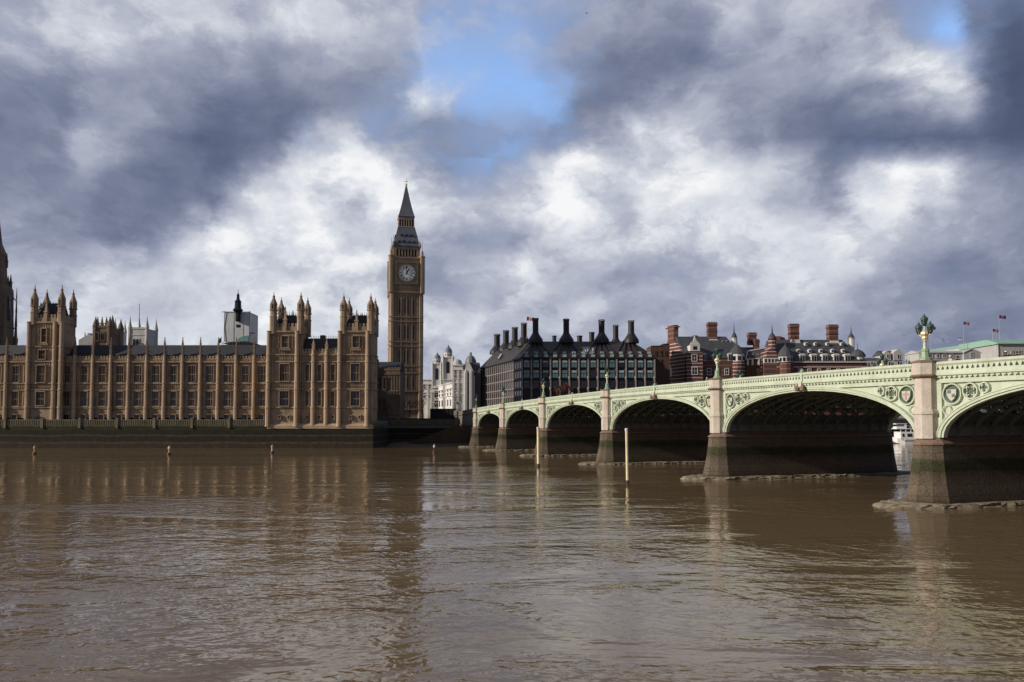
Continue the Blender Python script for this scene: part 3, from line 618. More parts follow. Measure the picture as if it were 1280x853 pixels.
# ------------------------------------------------------------------ gothic palace
def spike(mb, x, y, z0, z1, w, mt=None):
    """square shaft, gablets and crocketed spire"""
    h = z1 - z0
    mb.lathe(x, y, [(w, z0), (w, z0 + .42*h), (w*1.3, z0 + .44*h), (w*1.3, z0 + .48*h), (w*.85, z0 + .50*h), (w*.62, z0 + .6*h), (w*.75, z0 + .61*h), (w*.42, z0 + .74*h), (w*.56, z0 + .75*h), (w*.22, z0 + .88*h), (w*.36, z0 + .9*h), (.05, z1)], 4, mt)
def turret(mb, x, y, z0, zc, z1, r, mt=None, n=8):
    """octagonal corner turret with an ogee cap"""
    h = z1 - zc
    mb.lathe(x, y, [(r, z0), (r, zc - 2.2), (r*1.1, zc - 2.1), (r*1.1, zc - 1.8), (r*.92, zc - 1.7), (r*.92, zc), (r*1.18, zc + .15), (r*1.18, zc + .45), (r*.78, zc + .5), (r*.78, zc + h*.3), (r*.98, zc + h*.33), (r*.9, zc + h*.42), (r*.6, zc + h*.55), (r*.36, zc + h*.66), (r*.3, zc + h*.74), (r*.42, zc + h*.76), (r*.14, zc + h*.82), (r*.1, zc + h*.93), (.03, z1)], n, mt)
    for j in range(n):
        A = 2 * pi * j / n + pi / n
        mb.box(x + cos(A)*r*.97 - .09, x + cos(A)*r*.97 + .09, y + sin(A)*r*.97 - .09, y + sin(A)*r*.97 + .09, zc + .4, zc + h*.4, mt)
def buttress(mb, x, y, z0, stages, r, mt=None):
    z = z0
    for k, (z1, f) in enumerate(stages):
        mb.lathe(x, y, [(r*f*1.14, z), (r*f*1.14, z + .25), (r*f, z + .4), (r*f, z1 - .35), (r*f*1.2, z1 - .25), (r*f*1.2, z1)], 8, mt); z = z1
def window(parent, x0, x1, z0, z1, y, lights=3, transom=True, arch=False, depth=.5, name='window', st=None, gl=None):
    """mullioned window set back from the wall face at y (facing -y)"""
    st = st or STONE; gl = gl or WINDOW
    m = MB(); w = x1 - x0
    m.box(x0, x1, y - .02, y + .1, z0, z1, gl)
    f = .12
    m.box(x0 - f, x0 + .08, y - depth, y + .05, z0 - .1, z1 + .1, st); m.box(x1 - .08, x1 + f, y - depth, y + .05, z0 - .1, z1 + .1, st)
    m.box(x0 - f, x1 + f, y - depth - .08, y + .05, z1 - .05, z1 + .24, st); m.box(x0 - f, x1 + f, y - depth - .1, y + .05, z0 - .3, z0, st)
    for k in range(1, lights): c = x0 + w * k / lights; m.box(c - .05, c + .05, y - .16, y, z0, z1 - .05, STONE_D if st is STONE else st)
    if transom: c = z0 + (z1 - z0) * .47; m.box(x0, x1, y - .22, y - .001, c - .09, c + .09, st)
    if arch:
        for k in range(lights):
            c0 = x0 + w * k / lights; c1 = c0 + w / lights; h = w / lights * .5
            m.prism([(c0, z1), (c0, z1 - h), ((c0*.75 + c1*.25), z1 - h*.25), ((c0 + c1)/2, z1 - .02), (c1*.75 + c0*.25, z1 - h*.25), (c1, z1 - h), (c1, z1)], y - .2, y - .03, st)
    return m.build(name, None, parent)
def tracery_band(mb, x0, x1, z0, z1, y, mt=None, step=.62, d=.16):
    n = max(1, int((x1 - x0) / step)); st = (x1 - x0) / n
    for k in range(n + 1): c = x0 + st*k; mb.box(c - .07, c + .07, y - d, y, z0, z1, mt)
    mb.box(x0, x1, y - d*.8, y, (z0 + z1)/2 - .07, (z0 + z1)/2 + .07, mt)
    for k in range(n):
        c = x0 + st*(k + .5); q = min(st, z1 - z0)*.3; mb.prism([(c - q, (z0 + z1)/2), (c, (z0 + z1)/2 + q*1.2), (c + q, (z0 + z1)/2), (c, (z0 + z1)/2 - q*1.2)], y - d*.7, y - .001, mt)
def battlement(mb, x0, x1, z0, z1, y0, y1, step=1.1, mt=None):
    mb.box(x0, x1, y0, y1, z0, z0 + (z1 - z0)*.55, mt); n = max(1, int((x1 - x0)/step)); s_ = (x1 - x0)/n
    for k in range(n): mb.box(x0 + s_*(k + .2), x0 + s_*(k + .8), y0, y1, z0 + (z1 - z0)*.55, z1, mt)
def ribs_panel(mb, x0, x1, z0, z1, y, step=.8, d=.14, mt=None):
    n = max(1, round((x1 - x0)/step)); s_ = (x1 - x0)/n
    for k in range(n + 1): c = x0 + s_*k; mb.box(c - .07, c + .07, y - d, y, z0, z1, mt)
def strings(mb, x0, x1, rows, y, mt=None):
    for z, h, d in rows: mb.box(x0, x1, y - d, y, z - h/2, z + h/2, mt)

PAL = thing('palace', 'long honey stone gothic palace with rows of mullioned windows and pinnacled towers', 'palace', (-100, 250, 7.9))
YF = 250.0                                   # face of the long range
def X(px): return fx(px, YF)
def Z(py): return fz(py, YF)
zb, z_str0, z_l0, z_l1, z_p0, z_p1, z_u0, z_u1, z_cor = 7.9, Z(509.5), Z(507.5), Z(489.5), Z(487.5), Z(480), Z(478), Z(457.5), Z(453)
z_par, z_ridge, z_tip = Z(446.5), fz(433, 258), Z(421.5)
xl, xr = X(-125), X(336)
def range_wall(x0, x1):
    m = MB(); m.box(x0, x1, YF, YF + 16, zb, z_cor)
    strings(m, x0, x1, [(zb + .3, .8, .35), (z_str0 - .2, .4, .35), (z_str0 + .15, .25, .5), (z_p0 - .15, .3, .4), (z_p1 + .12, .3, .4), (z_cor + .1, .5, .6)], YF)
    ribs_panel(m, x0, x1, z_u0, z_cor - .2, YF, 1.0, .13); ribs_panel(m, x0, x1, z_l0, z_p0 - .3, YF, 1.0, .13)
    tracery_band(m, x0, x1, z_p0 + .1, z_p1, YF)
    return m
m = range_wall(xl, xr); rw = m.build('river_range', STONE, PAL)
m = MB(); battlement(m, xl, xr, z_cor + .35, z_par + .35, YF - .3, YF + .25, 1.05); tracery_band(m, xl, xr, z_cor + .4, z_par - .6, YF - .3, step=.9, d=.1); m.build('parapet', STONE, PAL)
m = MB(); m.prism_x([(YF + .6, z_cor), (YF + 4.6, z_ridge), (YF + 11.5, z_ridge), (YF + 15.6, z_cor)], xl, xr)
k = xl + 1.6
while k < xr: m.prism([(k - .45, z_cor + 1.5), (k + .45, z_cor + 1.5), (k + .45, z_cor + 2.4), (k, z_cor + 3.0), (k - .45, z_cor + 2.4)], YF + .7, YF + 2.6); k += 3.1
m.build('roof', SLATE, PAL)
m = MB(); n_ = int((xr - xl)/.7)
for k in range(n_): c = xl + (xr - xl)*k/n_; m.box(c - .06, c + .06, YF + 8, YF + 8.1, z_ridge, z_ridge + .5)
m.build('roof_cresting', BLACKIRON, PAL)
BUT = [317.8 - 22.37*k for k in range(11)]   # buttress columns of the range
LEFTB = [8.4 - 22.9*k for k in range(6)]
def bay_windows(c, hw=4.8):
    window(PAL, X(c - hw), X(c + hw), z_u0, z_u1, YF - .03, 4, True, True, .24)
    window(PAL, X(c - hw), X(c + hw), z_l0, z_l1, YF - .03, 4, True, False, .24)
    window(PAL, X(c - 3.4), X(c + 3.4), zb + .9, Z(518.5), YF - .03, 2, False, False, .35)
for px in BUT + LEFTB:
    m = MB(); buttress(m, X(px), YF - .55, zb, [(z_str0, 1.12), (z_p0, 1.0), (z_p1 + .3, .95), (z_cor + .2, .88), (z_par + .6, .72)], .54)
    b_ = m.build('buttress', STONE_P, PAL)
    m = MB(); spike(m, X(px), YF - .45, z_par + .6, z_tip, .38); m.build('pinnacle', STONE_D, b_)
for px in BUT: bay_windows(px + 11.2 - (2 if px > 317 else 0))
bay_windows(84.5, 3.4)
for px in [19.5] + [p + 11.4 for p in LEFTB[1:]]: bay_windows(px)

def pal_tower(name, pxa, pxb, depth, Yf, z0, rows, corner, tips, roof, win, turret_px, lights, gable=True):
    """square tower of the palace; rows = (string heights), corner = buttress columns"""
    x0, x1 = fx(pxa, Yf), fx(pxb, Yf); zt, zc = rows['top'], rows['cap']
    m = MB(); m.box(x0, x1, Yf, Yf + depth, z0, zt)
    strings(m, x0 - .0, x1 + .0, [(z, .38, .42) for z in rows['strings']] + [(zt - .2, .5, .55)], Yf)
    for z in rows['strings'] + [zt - .2]:
        m.box(x1, x1 + .35, Yf - .3, Yf + depth, z - .2, z + .2); m.box(x0 - .35, x0, Yf - .3, Yf + depth, z - .2, z + .2)
    ribs_panel(m, x0 + .2, x1 - .2, rows['ribs'][0], rows['ribs'][1], Yf, .85, .12)
    for a, c in rows.get('bands', []): tracery_band(m, x0 + .3, x1 - .3, a, c, Yf)
    tb = m.build(name, STONE, PAL)
    m = MB(); battlement(m, x0 + 1.2, x1 - 1.2, zt, zt + 2.6, Yf - .1, Yf + .35, 1.1); battlement(m, x0 + 1.2, x1 - 1.2, zt, zt + 2.6, Yf + depth - .35, Yf + depth + .1, 1.1)
    for xx in (x0 - .1, x1 - .25): m.box(xx, xx + .35, Yf + 1, Yf + depth - 1, zt, zt + 2.2)
    m.build('battlement', STONE, tb)
    for sx, cx in ((0, turret_px[0]), (1, turret_px[1])):
        for sy in (0, 1):
            cx_ = fx(cx, Yf); y = Yf + .25 if not sy else Yf + depth - .25
            m = MB(); turret(m, cx_, y, zt - 1 if sy else z0 if False else zt - 1, zc, tips[sy], 1.12); m.build('turret', STONE, tb)
    xm = (x0 + x1)/2
    m = MB(); spike(m, xm, Yf + .1, zt, rows['mid'], .55); m.build('pinnacle', STONE, tb)
    m = MB(); spike(m, xm, Yf + depth - .2, zt, rows['mid'], .55); m.build('pinnacle', STONE, tb)
    if roof:
        m = MB(); a, c, zr = roof
        m.loft([[(x0 + 1, Yf + 1, zt), (x1 - 1, Yf + 1, zt), (x1 - 1, Yf + depth - 1, zt), (x0 + 1, Yf + depth - 1, zt)], [(x0 + a, Yf + 2.3, zr), (x1 - a, Yf + 2.3, zr), (x1 - a, Yf + depth - 2.3, zr), (x0 + a, Yf + depth - 2.3, zr)]])
        for k in range(9):
            for yy in (Yf + 2.3, Yf + depth - 2.3): c_ = x0 + a + (x1 - x0 - 2*a)*k/8; m.box(c_ - .05, c_ + .05, yy - .05, yy + .05, zr, zr + c)
        m.build('tower_roof', SLATE, tb)
    for (a, c, za, zc_, ar) in win:
        o = window(tb, fx(a, Yf), fx(c, Yf), za, zc_, Yf - .03, lights, True, ar, .55)
    if gable:
        m = MB(); a, c, za, zc_, ar = win[0]; xa, xb = fx(a, Yf), fx(c, Yf)
        for sx in (xa - 1.15, xb + .35): tracery_band(m, sx, sx + .8, za - .3, zc_, Yf, step=.5, d=.3)
        m.box(xa - .5, xb + .5, Yf - .7, Yf, za - 1.2, za - .35); tracery_band(m, xa - .5, xb + .5, za - 1.2, za - .4, Yf - .7, step=.5, d=.12); m.build('oriel_panels', STONE, tb)
    for px in corner:
        m = MB(); buttress(m, fx(px, Yf), Yf - .45, z0, [(s_, f) for s_, f in zip(rows['strings'] + [zt], (1.15, 1.05, 1.0, .95, .95, .9, .85))], .66); m.build('corner_buttress', STONE_P, tb)
    return tb
# tower in the range at the left
YT = 248.6
zz = lambda p: fz(p, YT)
pal_tower('range_tower', 34, 77.5, 7.0, YT, 7.9, dict(top=zz(402.5), cap=zz(384), mid=zz(376), strings=[zz(509.5), zz(487.5), zz(479.5), zz(452), zz(433.5)], ribs=(zz(476), zz(404)), bands=[(zz(486.5), zz(480.5))]), [35.5, 68.2, 76.6],
          (zz(355.5), fz(361.5, YT + 7)), (2.4, .5, zz(378)), [(51, 58, zz(428), zz(411), True), (46, 57.5, zz(478), zz(457), True), (46, 57.5, zz(507), zz(490), False), (48, 57, zz(449), zz(438), True)], (40.2, 74.3), 4)
m = MB(); xa, xb = fx(44.5, YT), fx(55, YT)
m.prism([(xa, 7.9), (xb, 7.9), (xb, 9.4), (xb - .5, 10.3), ((xa + xb)/2, 10.9), (xa + .5, 10.3), (xa, 9.4)], YT - .5, YT - .36); m.build('doorway', WINDOW, PAL)
# twin towered end block that stands straight on the river wall
YP = 240.4
zp = lambda p: fz(p, YP)
S5 = [zp(509.5), zp(486.5), zp(477.5), zp(452.3), zp(443.6)]
for nm, pa, pb, tp, cor, tip, w in (('end_tower', 335.3, 376, (340.6, 374.8), [335.8, 371.2], (364.6, 371.5), (349.8, 361.8)), ('end_tower', 424.6, 465.6, (428.6, 462.6), [424.5, 459.4], (366.2, 372.5), (438.5, 450))):
    pal_tower(nm, pa, pb, 8.5, YP, 7.1, dict(top=zp(414), cap=zp(389), mid=zp(383 if pa < 400 else 387), strings=S5, ribs=(zp(476), zp(419)), bands=[(zp(485.5), zp(478.5)), (zp(451), zp(445))]), cor,
              (zp(tip[0]), fz(tip[1], YP + 8.5)), (2.6, .9, zp(393)), [(w[0] + 2, w[1] - 1, zp(434.5), zp(420.5), True), (w[0], w[1], zp(476.5), zp(455), True), (w[0], w[1], zp(507.5), zp(489), False), (w[0] - 1, w[0] + 2, zp(523.5), zp(520), False), (w[1] - 1.5, w[1] + 1.5, zp(523.5), zp(520), False)], tp, 3)
xa, xb = fx(375.5, YP), fx(425, YP)
YM = YP + .5
m = MB(); m.box(xa, xb, YM, YM + 14, 7.1, zp(443.6))
strings(m, xa, xb, [(z, .38, .42) for z in S5], YM); ribs_panel(m, xa, xb, S5[2], S5[3], YM, .85, .13); ribs_panel(m, xa, xb, S5[0], S5[1], YM, .85, .13); tracery_band(m, xa, xb, S5[1], S5[2], YM); tracery_band(m, xa, xb, S5[3] + .2, S5[4] - .2, YM, step=.9)
mid = m.build('end_block_wall', STONE, PAL)
m = MB(); m.box(fx(335, YP), fx(467, YP), YP - .6, YP - .02, 6.4, 7.4); m.prism_x([(YP - .6, 7.4), (YP, 8.1), (YP, 7.4)], fx(335, YP), fx(466, YP)); m.build('end_block_plinth', STONE_P, PAL)
m = MB(); battlement(m, xa, xb, zp(443.5), zp(436), YM - .2, YM + .3, 1.1); m.build('end_block_parapet', STONE, mid)
m = MB(); m.prism_x([(YM + .6, zp(443.6)), (YM + 3.5, fz(423.5, YM + 4)), (YM + 10, fz(423.5, YM + 4)), (YM + 13.5, zp(443.6))], xa, xb)
for k in range(24): c = xa + (xb - xa)*k/23; m.box(c - .05, c + .05, YM + 4, YM + 4.1, fz(423.5, YM + 4), fz(420, YM + 4))
m.build('end_block_roof', SLATE, mid)
m = MB(); m.box(fx(400.2, YM + 7), fx(405.8, YM + 7), YM + 6.5, YM + 8, zp(425), zp(416)); m.box(fx(399.8, YM + 7), fx(406.2, YM + 7), YM + 6.3, YM + 8.2, zp(418.2), zp(417.2)); m.build('chimney', STONE_D, mid)
for px in (391.8, 408.2):
    m = MB(); buttress(m, fx(px, YM), YM - .35, 7.1, [(s_, f) for s_, f in zip(S5 + [zp(437)], (1.0, .9, .9, .85, .8, .7))], .7); b_ = m.build('buttress', STONE_P, PAL)
    m = MB(); spike(m, fx(px, YM), YM - .3, zp(437), zp(424), .45); m.build('pinnacle', STONE, b_)
for a, c in ((382, 387), (397, 402.5), (413.5, 419)):
    window(PAL, fx(a, YM), fx(c, YM), zp(476.5), zp(455.5), YM - .03, 2, True, True); window(PAL, fx(a, YM), fx(c, YM), zp(507.5), zp(489), YM - .03, 2, True, False); window(PAL, fx(a + 1, YM), fx(c - .5, YM), zp(523.5), zp(520), YM - .03, 1, False, False, .3)

# lower range between the end block and the clock tower
LG = thing('gothic_wing', 'low dark gothic wing with corner turret at the foot of the clock tower', 'building', (-48, 268, 9))
YL = 274.0; zl = lambda p: fz(p, YL)
xa, xb = fx(464, YL), fx(500, YL)
m = MB(); m.box(xa, xb, YL, YL + 12, 8.5, zl(463.5)); strings(m, xa, xb, [(zl(468), .4, .3), (zl(489), .4, .3), (zl(496), .3, .3), (zl(517), .5, .4)], YL); ribs_panel(m, xa, xb, zl(515), zl(470), YL, 1.0, .14); battlement(m, xa, xb, zl(463.5), zl(459), YL - .2, YL + .3, 1.2); m.build('wing_wall', STONE_D, LG)
m = MB(); m.prism_x([(YL + .5, zl(464)), (YL + 4, zl(451.5)), (YL + 8, zl(451.5)), (YL + 11.5, zl(464))], xa, xb); m.build('wing_roof', SLATE, LG)
m = MB(); turret(m, fx(469.5, YL), YL, 8.5, zl(456), zl(441.5), 1.15); m.build('turret', STONE_D, LG)
for a, c in ((472.5, 476.5), (479, 482.5)): window(LG, fx(a, YL), fx(c, YL), zl(487), zl(472), YL - .03, 2, True, True, st=STONE_D); window(LG, fx(a, YL), fx(c, YL), zl(514), zl(499), YL - .03, 2, True, True, st=STONE_D)

# ------------------------------------------------------------------ clock tower
CX, CY, CZ = fx(503.4, 292), 298.5, 9.5
CT = thing('clock_tower', 'tall slender gothic clock tower with pale dial and pointed iron spire', 'clock tower', (CX, CY, CZ), R(12))
FY = 292.0
def h(py): return fz(py, FY if py > 321 else FY + (CY - FY) * min(1, (322 - py) / 30)) - CZ
HW = 6.2
def face4(fn):
    """fn(add) draws one face whose plane is y=-d; the four faces are turned copies"""
    res = MB()
    for q in range(4):
        t_ = MB(); fn(t_); c, s_ = round(cos(q*pi/2)), round(sin(q*pi/2))
        o = len(res.v); res.v += [(x*c - y*s_, x*s_ + y*c, z) for x, y, z in t_.v]; res.f += [tuple(i + o for i in f) for f in t_.f]
        for mt in t_.mats: res.mi(mt)
        res.m += [res.mi(t_.mats[k]) if t_.mats else 0 for k in t_.m]
    return res
STR = [h(512), h(489), h(466.5), h(457.5), h(433), h(427.5), h(402), h(396.5), h(366)]
m = MB(); m.box(-HW, HW, -HW, HW, -1, STR[-1]); core = m.build('shaft', TOWERST, CT, local=True)
def f_ribs(t):
    for k in range(9):
        c = -HW + 1.75 + (2*HW - 3.5)*k/8; w = .17 if k % 2 else .26
        t.box(c - w, c + w, -HW - (.3 if k % 2 else .5), -HW, STR[1], STR[-1])
    t.box(-HW + .1, HW - .1, -HW - .12, -HW, -1, STR[1])
    for k in range(9):
        c = -HW + 1.75 + (2*HW - 3.5)*k/8; t.box(c - .15, c + .15, -HW - .32, -HW - .12, h(513), h(492))
m = face4(f_ribs); m.build('vertical_ribs', TOWERST, core, local=True)
for z in STR:
    m = MB(); m.box(-HW - .62, HW + .62, -HW - .62, HW + .62, z - .24, z + .24); m.build('string_course', TOWERST, core, local=True)
def f_str(t):
    for za, zb_ in ((STR[2], STR[3]), (STR[4], STR[5]), (STR[6], STR[7])):
        tracery_band(t, -HW + 1.5, HW - 1.5, za, zb_, -HW - .25, step=.75, d=.2)
m = face4(f_str); m.build('panel_bands', TOWERST, core, local=True)
for sx in (-1, 1):
    for sy in (-1, 1):
        m = MB(); z = -1
        for q, zt_ in enumerate(STR):
            m.lathe(sx*(HW - .45), sy*(HW - .45), [(1.12, z), (1.12, zt_ - .3), (1.2, zt_ - .2), (1.2, zt_ + .1)], 8); z = zt_ + .1
        m.build('corner_buttress', TOWERST, CT, local=True)
# slit windows on the two visible faces
for q in (0, 3):
    for (za, zb_) in ((h(455), h(436)), (h(425), h(405)), (h(394), h(372)), (h(486), h(470))):
        for k in (1, 3, 4, 6):
            c = -HW + 1.75 + (2*HW - 3.5)*(k + .5)/8; t_ = MB()
            t_.box(c - .3, c + .3, -HW - .06, -HW - .02, za + .6, zb_ - .8)
            cc, ss = round(cos(q*pi/2)), round(sin(q*pi/2)); t_.v = [(x*cc - y*ss, x*ss + y*cc, z) for x, y, z in t_.v]
            t_.build('slit_window', WINDOW, core, local=True)
# clock storey
z0, z1 = h(366), h(322); CW = 6.75
m = MB(); m.loft([[(s1*w, s2*w, z) for s1, s2 in ((-1,-1),(1,-1),(1,1),(-1,1))] for w, z in ((HW, z0 - 1.2), (CW, z0), (CW, z1))]); cs = m.build('clock_storey', TOWERST, CT, local=True)
zc = h(341.6); FR = 4.5
def f_cs(t):
    t.box(-CW - .3, CW + .3, -CW - .35, -CW, z0 - .1, z0 + .5); t.box(-CW - .3, CW + .3, -CW - .35, -CW, h(356) - .2, h(356) + .2)
    tracery_band(t, -CW + 1.9, CW - 1.9, z0 + .8, h(357.5), -CW - .05, step=1.15, d=.3)
    t.box(-CW - .3, CW + .3, -CW - .35, -CW, z1 - .5, z1)
    for s_ in (-1, 1):
        for k in range(3): c = s_*(FR + .5 + k*.6); t.box(c - .1, c + .1, -CW - .25, -CW, h(356), z1 - .5)
m = face4(f_cs); m.build('panelling', TOWERST, cs, local=True)
for sx in (-1, 1):
    for sy in (-1, 1):
        m = MB(); m.lathe(sx*(CW - .5), sy*(CW - .5), [(1.1, z0 - .2), (1.1, z1 + .2), (1.25, z1 + .3), (1.25, z1 + .7), (.6, z1 + .9), (.45, z1 + 2.6), (.12, z1 + 3.4), (.05, z1 + 8)], 8); m.build('corner_pinnacle', TOWERST, cs, local=True)
def dial(q):
    c4, s4 = round(cos(q*pi/2)), round(sin(q*pi/2))
    def put(mb, name, mt, par):
        mb.v = [(x*c4 - y*s4, x*s4 + y*c4, z) for x, y, z in mb.v]; return mb.build(name, mt, par, local=True)
    y = -CW - .3
    m = MB()
    m.box(-FR, FR, y + .02, y + .3, zc - FR, zc + FR, GILTSTONE)
    for a in (-FR, FR - .4): m.box(a, a + .4, y - .3, y + .02, zc - FR, zc + FR, GILTSTONE); m.box(-FR + .4, FR - .4, y - .3, y + .02, zc + a, zc + a + .4, GILTSTONE)
    fr = put(m, 'clock_surround', None, cs)
    m = MB(); n = 48
    def disc(mb, r0, r1, ya, yb_, mt=None):
        mb.loft([[(r_*cos(2*pi*k/n), yy, zc + r_*sin(2*pi*k/n)) for r_, yy in ((r0, ya), (r1, ya), (r1, yb_), (r0, yb_))] for k in range(n + 1)], mt, caps=False)
    m.loft([[(3.5*cos(2*pi*k/n), yy, zc + 3.5*sin(2*pi*k/n)) for k in range(n)] for yy in (y - .04, y)], DIAL)
    d = put(m, 'clock_face', None, cs)
    m = MB(); disc(m, 3.5, 3.8, y - .22, y + .01, GILTSTONE); disc(m, 3.38, 3.5, y - .1, y - .03, BLACKIRON); disc(m, 2.95, 3.05, y - .07, y - .041); disc(m, 1.95, 2.05, y - .07, y - .041)
    for k in range(60):
        A = 2*pi*k/60; m.tube((3.05*cos(A), y - .055, zc + 3.05*sin(A)), (3.38*cos(A), y - .055, zc + 3.38*sin(A)), .025, n=4)
    m.mats = [GILTSTONE, BLACKIRON]; put(m, 'dial_rings', None, d)
    NUM = ['XII','I','II','III','IV','V','VI','VII','VIII','IX','X','XI']
    for k, s_ in enumerate(NUM):
        A = pi/2 - 2*pi*k/12; mb = MB(); hh = .78; ws = {'I': .2, 'V': .42, 'X': .42}; wt = sum(ws[ch] for ch in s_); u = -wt/2; r0 = 2.11
        def pt(a, b_):   # a across, b up from the ring's inner edge
            R_ = r0 + b_; return (R_*cos(A) + a*sin(A), y - .06, zc + R_*sin(A) - a*cos(A))
        for ch in s_:
            w = ws[ch]
            segs = {'I': [((.5, 0), (.5, 1))], 'V': [((.12, 1), (.5, 0)), ((.5, 0), (.88, 1))], 'X': [((.1, 0), (.9, 1)), ((.1, 1), (.9, 0))]}[ch]
            for p0, p1 in segs: mb.tube(pt(u + p0[0]*w, p0[1]*hh), pt(u + p1[0]*w, p1[1]*hh), .066, n=4)
            u += w
        put(mb, 'numeral', BLACKIRON, d)
    for nm, ang, ln, w in (('hour_hand', 29, 2.0, .27), ('minute_hand', -6, 3.1, .17)):
        A = pi/2 - R(ang); mb = MB(); ca, sa = cos(A), sin(A); yy = y - .12 - (.05 if nm == 'minute_hand' else 0)
        outl = [(-.75, -w), (ln*.55, -w*.8), (ln*.62, -w*1.4), (ln, 0), (ln*.62, w*1.4), (ln*.55, w*.8), (-.75, w)]
        mb.prism([(a*ca + b_*sa, zc + a*sa - b_*ca) for a, b_ in outl], yy - .04, yy); put(mb, nm, BLACKIRON, d)
dial(0); dial(3)
# belfry
bz0, bz1 = z1, h(309.5); BW = 5.45
m = MB(); m.box(-BW + .9, BW - .9, -BW + .9, BW - .9, bz0, bz1 - .5, BLACKIRON); bl = m.build('belfry', None, CT, local=True)
def f_bel(t):
    t.box(-BW, BW, -BW, -BW + .6, bz0, bz0 + .7); t.box(-BW, BW, -BW, -BW + .6, bz1 - .9, bz1)
    for k in range(8):
        c = -BW + 1.2 + (2*BW - 2.4)*k/7; t.box(c - .3, c + .3, -BW + .02, -BW + .62, bz0 + .7, bz1 - .9)
    for s_ in (-1, 1): t.box(min(s_*BW, s_*(BW - 1.1)), max(s_*BW, s_*(BW - 1.1)), -BW - .01, -BW + 1.1, bz0, bz1 + .01)
    for k in range(7):
        c0 = -BW + 1.2 + (2*BW - 2.4)*k/7 + .3; c1 = c0 + (2*BW - 2.4)/7 - .6; zz_ = bz1 - .9
        t.prism([(c0, zz_), (c0, zz_ - .6), ((c0 + c1)/2, zz_ - .05), (c1, zz_ - .6), (c1, zz_)], -BW + .1, -BW + .5)
m = face4(f_bel); m.build('belfry_arcade', TOWERST, bl, local=True)
# iron roofs
def sq(mb, prof, mt=None): mb.lathe(0, 0, prof, 4, mt)
m = MB(); sq(m, [(5.85, bz1 - .1), (5.95, bz1 + .25), (5.55, bz1 + .3), (4.75, h(301)), (4.1, h(294)), (3.55, h(288)), (3.6, h(287))]); lr = m.build('lower_roof', IRONROOF, CT, local=True)
for q in (0, 3, 1, 2):
    for zz_, n_, d_ in ((h(305.5), 4, 5.1), (h(298), 3, 4.45)):
        for k in range(n_):
            c = -3 + 6*k/(n_ - 1) if n_ > 3 else -2 + 2*k
            t_ = MB(); t_.prism([(c - .3, zz_), (c + .3, zz_), (c + .3, zz_ + .6), (c, zz_ + 1.05), (c - .3, zz_ + .6)], -d_ - .25, -d_ + .8)
            cc, ss = round(cos(q*pi/2)), round(sin(q*pi/2)); t_.v = [(x*cc - y*ss, x*ss + y*cc, z) for x, y, z in t_.v]; t_.build('dormer', BLACKIRON, lr, local=True)
m = MB(); LW = 3.2; sq(m, [(LW - .55, h(287)), (LW - .55, h(275))], BLACKIRON); sq(m, [(LW + .15, h(287.2)), (LW + .15, h(286))], FARSTONE2); sq(m, [(LW, h(277.2)), (LW, h(274))], TOWERST)
ln = m.build('lantern', None, CT, local=True)
def f_lan(t):
    for k in range(7):
        c = -LW + .2 + (2*LW - .4)*k/6; t.box(c - .2, c + .2, -LW, -LW + .4, h(286), h(277.2))
m = face4(f_lan); m.build('lantern_arcade', STONE_P, ln, local=True)
m = MB(); sq(m, [(3.3, h(274.2)), (3.45, h(273.2)), (3.2, h(271.5)), (2.4, h(263)), (1.55, h(252)), (.95, h(243)), (.5, h(236)), (.28, h(233))]); m.build('spire', IRONROOF, CT, local=True)
m = MB(); m.lathe(0, 0, [(.22, h(233.2)), (.42, h(232)), (.5, h(231)), (.3, h(230)), (.12, h(229.5)), (.07, h(224.5)), (.02, h(222))], 6); m.box(-.65, .65, -.05, .05, h(227.4), h(226.8)); m.box(-.05, .05, -.65, .65, h(227.39), h(226.81))
for s_ in (-1, 1): m.lathe(s_*.65, 0, [(.02, h(227.8)), (.14, h(227.1)), (.02, h(226.3))], 6)
m.build('finial', GOLD, CT, local=True)
for sx in (-1, 1):
    for sy in (-1, 1):
        m = MB(); m.lathe(sx*(BW - .1), sy*(BW - .1), [(.5, bz1 - .3), (.45, bz1 + 1.2), (.1, bz1 + 2.2), (.05, bz1 + 4.6)], 6); m.build('roof_pinnacle', TOWERST, bl, local=True)

